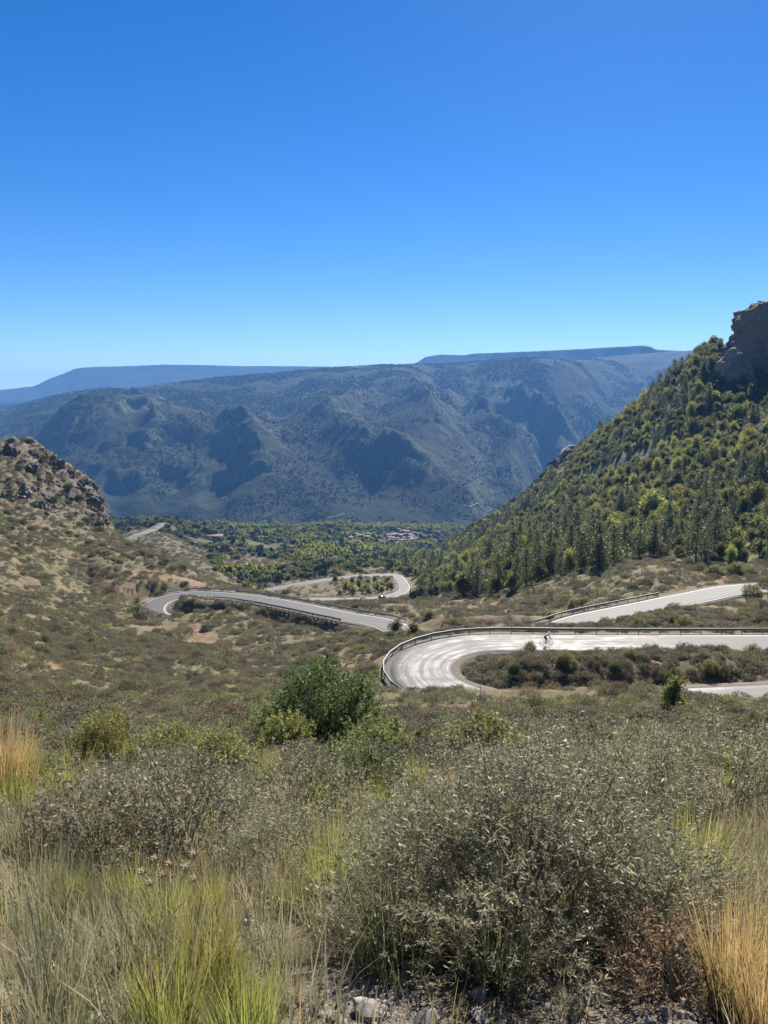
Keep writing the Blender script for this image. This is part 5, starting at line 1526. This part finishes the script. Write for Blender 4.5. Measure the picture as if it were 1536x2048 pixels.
# ------------------------------------------------------------------ cyclist and bicycle
B0 = at(1087, 1288, 88.3)
iB = np.argmin(((pass_road[:, :2] - B0[:2]) ** 2).sum(1))
tb = pass_road[iB + 2, :2] - pass_road[iB - 2, :2]
rzB = math.atan2(tb[1], tb[0])
if math.cos(rzB) < 0: rzB += math.pi
nB = np.array([-math.sin(rzB), math.cos(rzB)])
B0 = np.array([pass_road[iB, 0] - nB[0] * 1.0, pass_road[iB, 1] - nB[1] * 1.0, pass_road[iB, 2] + .004])
M['bike_frame'] = simple('bike_paint', (0.30, 0.31, 0.32), .3)
M['tyre'] = simple('tyre_rubber', (0.02, 0.02, 0.02), .8)
M['rim'] = simple('pale_rim', (0.40, 0.41, 0.42), .35, .6)
M['black'] = simple('black_cloth', (0.018, 0.018, 0.022), .75)
M['white_cloth'] = simple('white_jersey', (0.5, 0.5, 0.49), .8)
M['skin'] = simple('skin', (0.50, 0.32, 0.23), .55)
M['white_plastic'] = simple('white_plastic', (0.78, 0.78, 0.76), .35)
bike = empty('bicycle', tuple(B0), (0, 0, rzB))
tag(bike, 'pale road bicycle ridden along the far leg of the hairpin', 'bicycle')
for wx in (-.50, .50):
    w = link('wheel', None, None, bike) if False else empty('wheel'); w.parent = bike; w.location = (wx, 0, .34)
    t_ = MB(); t_.ring((0, 0, 0), (0, 1, 0), .325, .015, 28, 6); link('tyre', t_.mesh('tyre', M['tyre']), None, w)
    t_ = MB(); t_.ring((0, 0, 0), (0, 1, 0), .300, .014, 28, 5)
    for k in range(16):
        a = k * math.pi / 8
        t_.tube([(0, .02 * (-1) ** k, 0), (.3 * math.cos(a), 0, .3 * math.sin(a))], .002, 3, False)
    t_.tube([(0, -.05, 0), (0, .05, 0)], .02, 8); link('rim', t_.mesh('rim', M['rim']), None, w)
t_ = MB()
BBk, ST, HT, HB, RA, FA = (-.08, 0, .28), (-.20, 0, .78), (.33, 0, .86), (.37, 0, .70), (-.50, 0, .34), (.50, 0, .34)
for a, b in ((BBk, ST), (ST, HT), (BBk, HB), (HT, HB)): t_.tube([a, b], .019, 8)
for sg in (-1, 1):
    t_.tube([(RA[0], .055 * sg, RA[2]), (BBk[0], .03 * sg, BBk[2])], .009, 6); t_.tube([(RA[0], .055 * sg, RA[2]), (ST[0], .02 * sg, ST[2] - .04)], .008, 6)
    t_.tube([(HB[0], .035 * sg, HB[2] - .01), (.43, .05 * sg, .52), (FA[0], .05 * sg, FA[2])], .011, 6)
link('frame', t_.mesh('bike_frame', M['bike_frame'], True), None, bike)
t_ = MB(); t_.tube([ST, (-.225, 0, .93)], .013, 8); link('seat_post', t_.mesh('seat_post', M['black']), None, bike)
t_ = MB(); t_.tube([(-.36, 0, .955), (-.28, 0, .96), (-.18, 0, .955), (-.09, 0, .95)], [.05, .055, .03, .012], 8); link('saddle', t_.mesh('saddle', M['black'], True), None, bike)
t_ = MB(); t_.tube([HT, (.42, 0, .93)], .014, 8); t_.tube([(.42, -.21, .93), (.42, .21, .93)], .013, 8)
for sg in (-1, 1): t_.tube([(.42, .21 * sg, .93), (.50, .21 * sg, .925), (.535, .21 * sg, .87), (.50, .21 * sg, .80), (.43, .21 * sg, .79)], .013, 8)
link('handlebar', t_.mesh('handlebar', M['black']), None, bike)
t_ = MB(); t_.ring((BBk[0], -.05, BBk[2]), (0, 1, 0), .09, .006, 20, 4)
t_.tube([BBk, (BBk[0], -.08, BBk[2])], .02, 8)
t_.tube([(BBk[0], -.075, BBk[2]), (BBk[0] + .03, -.085, BBk[2] - .165)], .010, 6); t_.box((BBk[0] + .03, -.13, BBk[2] - .165), (.09, .08, .015))
t_.tube([(BBk[0], .075, BBk[2]), (BBk[0] - .03, .085, BBk[2] + .165)], .010, 6); t_.box((BBk[0] - .03, .13, BBk[2] + .165), (.09, .08, .015))
link('crankset', t_.mesh('crankset', M['black']), None, bike)

def skin_mesh(name, verts, edges, radii, root, sub=2):
    me = bpy.data.meshes.new(name); me.from_pydata(verts, edges, [])
    o = bpy.data.objects.new(name, me); COL.objects.link(o)
    o.modifiers.new('skin', 'SKIN').use_smooth_shade = True
    sv = me.skin_vertices[0].data
    for i, r in enumerate(radii):
        sv[i].radius = (r, r) if np.isscalar(r) else r
        sv[i].use_root = (i == root)
    s_ = o.modifiers.new('sub', 'SUBSURF'); s_.levels = sub; s_.render_levels = sub
    dg = bpy.context.evaluated_depsgraph_get()
    res = bpy.data.meshes.new_from_object(o.evaluated_get(dg))
    bpy.data.objects.remove(o); res.name = name
    return res
V = [(-.26, 0, 1.02), (-.12, 0, 1.16), (.04, 0, 1.29), (.12, 0, 1.34), (.20, 0, 1.39), (.27, 0, 1.45), (.30, 0, 1.53)]
E = [(0, 1), (1, 2), (2, 3), (3, 4), (4, 5), (5, 6)]
Rd = [(.15, .12), (.14, .11), (.16, .115), (.12, .10), (.058, .058), (.085, .085), (.075, .075)]
def chain(start, pts, rs):
    last = start
    for p_, r_ in zip(pts, rs):
        V.append(p_); Rd.append(r_); E.append((last, len(V) - 1)); last = len(V) - 1
    return last
for sg in (-1, 1):
    h = chain(3, [(.13, .17 * sg, 1.33), (.25, .23 * sg, 1.10), (.42, .215 * sg, .985), (.475, .212 * sg, .965)], [.06, .045, .035, .034])
    for k in range(4):
        chain(h, [(.50 - .0 * k, (.20 + .016 * (k - 1)) * sg, .968 - .004 * k), (.535, (.195 + .016 * (k - 1)) * sg, .945 - .01 * k), (.525, (.205 + .014 * (k - 1)) * sg, .915)], [.011, .010, .009])
    chain(h, [(.475, .185 * sg, .955), (.50, .175 * sg, .935)], [.012, .010])
    if sg < 0: chain(0, [(-.24, -.10, .99), (.02, -.115, .62), (-.10, -.105, .20), (-.07, -.115, .125), (.05, -.12, .115)], [.10, .068, .042, .04, .036])
    else:      chain(0, [(-.24, .10, .99), (.12, .115, .83), (-.12, .105, .53), (-.14, .115, .465), (-.02, .12, .455)], [.10, .068, .045, .04, .036])
pm = skin_mesh('cyclist_body', V, E, Rd, 0)
for mm in ('white_cloth', 'black', 'skin'): pm.materials.append(M[mm])
co = np.empty(len(pm.vertices) * 3); pm.vertices.foreach_get('co', co); co = co.reshape(-1, 3)
for f in pm.polygons:
    c = co[list(f.vertices)].mean(0)
    hip = (c[0] + .26) * .76 + (1.02 - c[2]) * .65
    if c[0] > .215 and c[2] > 1.40 and abs(c[1]) < .13: f.material_index = 2            # head
    elif abs(c[1]) > .15 and c[2] < 1.12 and c[0] > .2: f.material_index = 2             # forearms and hands
    elif c[2] > .84 + (c[0] + .2) * .45 and c[0] > -.17 and c[2] > 1.02: f.material_index = 0
    elif c[2] > .62 or c[2] < .17 or (c[1] > 0 and c[2] < .49): f.material_index = 1
    else: f.material_index = 1
person = link('person', pm); person.location = tuple(B0); person.rotation_euler = (0, 0, rzB)
tag(person, 'cyclist in white top, dark shorts and white helmet, leaning over the handlebar', 'person')
bm = bmesh.new(); bmesh.ops.create_uvsphere(bm, u_segments=18, v_segments=10, radius=1)
bmesh.ops.delete(bm, geom=[v for v in bm.verts if v.co.z < -.25], context='VERTS')
for v in bm.verts: v.co = Vector((v.co.x * .135 + (.03 if v.co.x < 0 else 0) * v.co.x, v.co.y * .098, v.co.z * .105))
hm = bpy.data.meshes.new('helmet'); bm.to_mesh(hm); bm.free(); hm.materials.append(M['white_plastic'])
h_ = link('helmet', hm, None, person); h_.location = (.285, 0, 1.545); h_.rotation_euler = (0, .25, 0)
t_ = MB(); t_.tube([(.368, 0, 1.485), (.395, 0, 1.468), (.366, 0, 1.455)], [.008, .014, .006], 6); link('nose', t_.mesh('nose', M['skin']), None, person)
t_ = MB(); t_.tube([(.33, -.072, 1.505), (.372, -.035, 1.50), (.376, 0, 1.497), (.372, .035, 1.50), (.33, .072, 1.505)], .016, 6); link('sunglasses', t_.mesh('sunglasses', M['black']), None, person)

# ------------------------------------------------------------------ car on the lower road
iK = np.argmin(((low_road[:, :2] - at(763, 1195, 350)[:2]) ** 2).sum(1))
tk = low_road[iK + 2] - low_road[iK - 2]
nk = np.array([-tk[1], tk[0]]) / np.hypot(tk[0], tk[1])
K0 = low_road[iK] + np.array([nk[0], nk[1], 0]) * (-1.6)
M['car_paint'] = simple('silver_car_paint', (0.42, 0.44, 0.46), .25, .5)
M['car_glass'] = simple('car_glass', (0.02, 0.025, 0.03), .08)
M['lamp'] = simple('lamp_glass', (0.8, 0.8, 0.78), .1)
M['tail'] = simple('tail_lamp', (0.4, 0.02, 0.02), .2)
car = empty('car', tuple(K0), (math.atan2(tk[2], np.hypot(tk[0], tk[1])) * 0, 0, math.atan2(tk[1], tk[0])))
tag(car, 'small silver car driving on the lower road loop', 'car')
prof = [(-2.05, .35), (-2.1, .75), (-1.95, 1.0), (-1.45, 1.42), (-.6, 1.5), (.25, 1.45), (.85, 1.02), (1.75, .85), (2.05, .65), (2.08, .35)]
t_ = MB(); vs = []
for sg in (-1, 1):
    for x, z in prof: vs.append((x, sg * (.86 - max(0, z - .95) * .35), z))
n = len(prof); fs = [(i, i + 1, n + i + 1, n + i) for i in range(n - 1)] + [(n - 1, 0, n, 2 * n - 1), tuple(range(n - 1, -1, -1)), tuple(range(n, 2 * n))]
t_.add(vs, fs); link('body', t_.mesh('car_body', M['car_paint']), None, car)
for sg in (-1, 1):
    for xs in ([(-1.35, 1.03), (-1.15, 1.36), (-.55, 1.42), (-.55, 1.03)], [(-.45, 1.03), (-.45, 1.42), (.2, 1.38), (.7, 1.03)]):
        t_ = MB(); t_.add([(x, sg * (.875 - max(0, z - .95) * .35), z) for x, z in xs], [(0, 1, 2, 3)]); link('side_window', t_.mesh('side_window', M['car_glass']), None, car)
    for wx in (-1.3, 1.3):
        w = empty('wheel'); w.parent = car; w.location = (wx, sg * .80, .32)
        t_ = MB(); t_.ring((0, 0, 0), (0, 1, 0), .23, .09, 18, 6); link('tyre', t_.mesh('car_tyre', M['tyre']), None, w)
        t_ = MB(); t_.tube([(0, -.06, 0), (0, .06, 0)], .19, 12); link('rim', t_.mesh('car_rim', M['rim']), None, w)
    t_ = MB(); t_.box((2.03, sg * .62, .68), (.08, .36, .14)); link('headlight', t_.mesh('headlight', M['lamp']), None, car)
    t_ = MB(); t_.box((-2.07, sg * .68, .8), (.06, .28, .2)); link('tail_light', t_.mesh('tail_light', M['tail']), None, car)
t_ = MB(); t_.add([(.88, -.75, 1.03), (.88, .75, 1.03), (.31, .66, 1.44), (.31, -.66, 1.44)], [(0, 1, 2, 3)]); link('windscreen', t_.mesh('windscreen', M['car_glass']), None, car)
t_ = MB(); t_.add([(-1.98, .75, 1.03), (-1.98, -.75, 1.03), (-1.50, -.66, 1.42), (-1.50, .66, 1.42)], [(0, 1, 2, 3)]); link('rear_window', t_.mesh('rear_window', M['car_glass']), None, car)

# ------------------------------------------------------------------ yellow marker board
g = ground_at(354, 1240, 100)
M['yellow'] = simple('yellow_paint', (0.62, 0.55, 0.22), .6, var=.1)
sg_ = empty('marker_board', tuple(g)); tag(sg_, 'small faded yellow board standing on the slope below the road bend', 'sign')
t_ = MB(); t_.box((0, 0, 1.0), (2.1, .05, 1.1)); link('board', t_.mesh('board', M['yellow']), None, sg_)
for x in (-.8, .8):
    t_ = MB(); t_.box((x, .06, .2), (.09, .06, 2.0)); link('post', t_.mesh('marker_post', M['zincpost']), None, sg_)

# ------------------------------------------------------------------ village, barn
M['plaster'] = simple('village_plaster', (0.19, 0.152, 0.13), .9, var=.2, scale=.3)
M['plaster2'] = simple('pale_plaster', (0.24, 0.21, 0.19), .9, var=.2, scale=.3)
M['tiles'] = simple('terracotta_roof', (0.13, 0.095, 0.078), .9, var=.25, scale=.6)
M['window_dark'] = simple('dark_window', (0.03, 0.03, 0.035), .3)
def house_meshes(w, d, h, i):
    a = MB(); a.box((0, 0, h / 2 - 1), (w, d, h + 2))
    a.add([(-w / 2, -d / 2, h), (-w / 2, d / 2, h), (-w / 2, 0, h + d * .25)], [(0, 1, 2)]); a.add([(w / 2, -d / 2, h), (w / 2, d / 2, h), (w / 2, 0, h + d * .25)], [(2, 1, 0)])
    r = MB()
    for sg in (-1, 1):
        y0, y1 = sg * (d / 2 + .4), 0
        z0, z1 = h - .2 + .03, h + d * .25 + .03
        vs = [(-w / 2 - .4, y0, z0), (w / 2 + .4, y0, z0), (w / 2 + .4, y1, z1), (-w / 2 - .4, y1, z1)]
        vs += [(x, y, z + .25) for x, y, z in vs]
        r.add(vs, [(0, 1, 2, 3), (4, 5, 6, 7), (0, 1, 5, 4), (1, 2, 6, 5), (2, 3, 7, 6), (3, 0, 4, 7)])
    win = MB(); win.box((0, 0, 0), (1.0, .12, 1.4))
    return a.mesh('house_wall', M['plaster' if i % 3 else 'plaster2']), r.mesh('house_roof', M['tiles']), win.mesh('house_window', M['window_dark'])
HS = [house_meshes(*q, i) for i, q in enumerate([(9, 7, 5.5), (12, 8, 6.5), (7, 7, 7), (10, 6, 5)])]
HD = [(9, 7, 5.5), (12, 8, 6.5), (7, 7, 7), (10, 6, 5)]
rng = np.random.default_rng(53)
hp = []
tries = 0
while len(hp) < 36 and tries < 4000:
    tries += 1
    u, v = (800 + rng.normal() * 17, 1078 + rng.normal() * 8) if rng.uniform() < .8 else (722 + rng.normal() * 12, 1078 + rng.normal() * 4)
    g = ground_at(u, v, 800)
    if g[1] > 1650 or any((g[0] - q[0]) ** 2 + (g[1] - q[1]) ** 2 < 81 for q in hp): continue
    hp.append(g)
    i = rng.integers(4); w, d, h = HD[i]
    hs_ = empty('house', tuple(g), (0, 0, rng.choice([0, .35, 1.57, 1.9, -.3]) + rng.normal() * .1))
    tag(hs_, ('%s terracotta roofed house %s' % (['low', 'long', 'tall', 'small'][i], 'in the outlying row left of the village' if u < 760 else 'on the upper side of the village' if v < 1074 else 'on the lower side of the village' if v > 1083 else 'in the middle of the village')), 'house', 'village houses')
    link('wall', HS[i][0], None, hs_); link('roof', HS[i][1], None, hs_)
    for k in range(2):
        for x in (-w * .25, w * .25):
            o = link('window', HS[i][2], None, hs_); o.location = (x, -d / 2 - .02, 1.6 + k * 2.4)
g = ground_at(430, 1082, 500)
bn = empty('barn', tuple(g), (0, 0, .3)); tag(bn, 'isolated stone farm building on a bare clearing in the valley', 'barn')
bw = house_meshes(17, 9, 5, 1)
link('wall', bw[0], None, bn); link('roof', bw[1], None, bn)
for x in (-5, 0, 5):
    o = link('window', bw[2], None, bn); o.location = (x, -4.52, 2.2)

# ------------------------------------------------------------------ haze: the air between here and the far range
zmin = min(float(near.Z.min()), float(farg.Z.min())) - 2
hb = MB(); hb.box((0, 6000, (zmin + 330) / 2), (25000, 12800, 330 - zmin))
hm_, nt, out = new_mat('haze_air')
pv = N(nt, 'ShaderNodeVolumePrincipled', Density=0.00009, Anisotropy=0.0)
pv.inputs['Color'].default_value = (0.18, 0.46, 1.0, 1)
nt.links.new(pv.outputs[0], out.inputs['Volume'])
hz_ = link('haze', hb.mesh('haze', hm_)); tag(hz_, 'blue haze in the air over the valley', 'haze', kind='stuff')
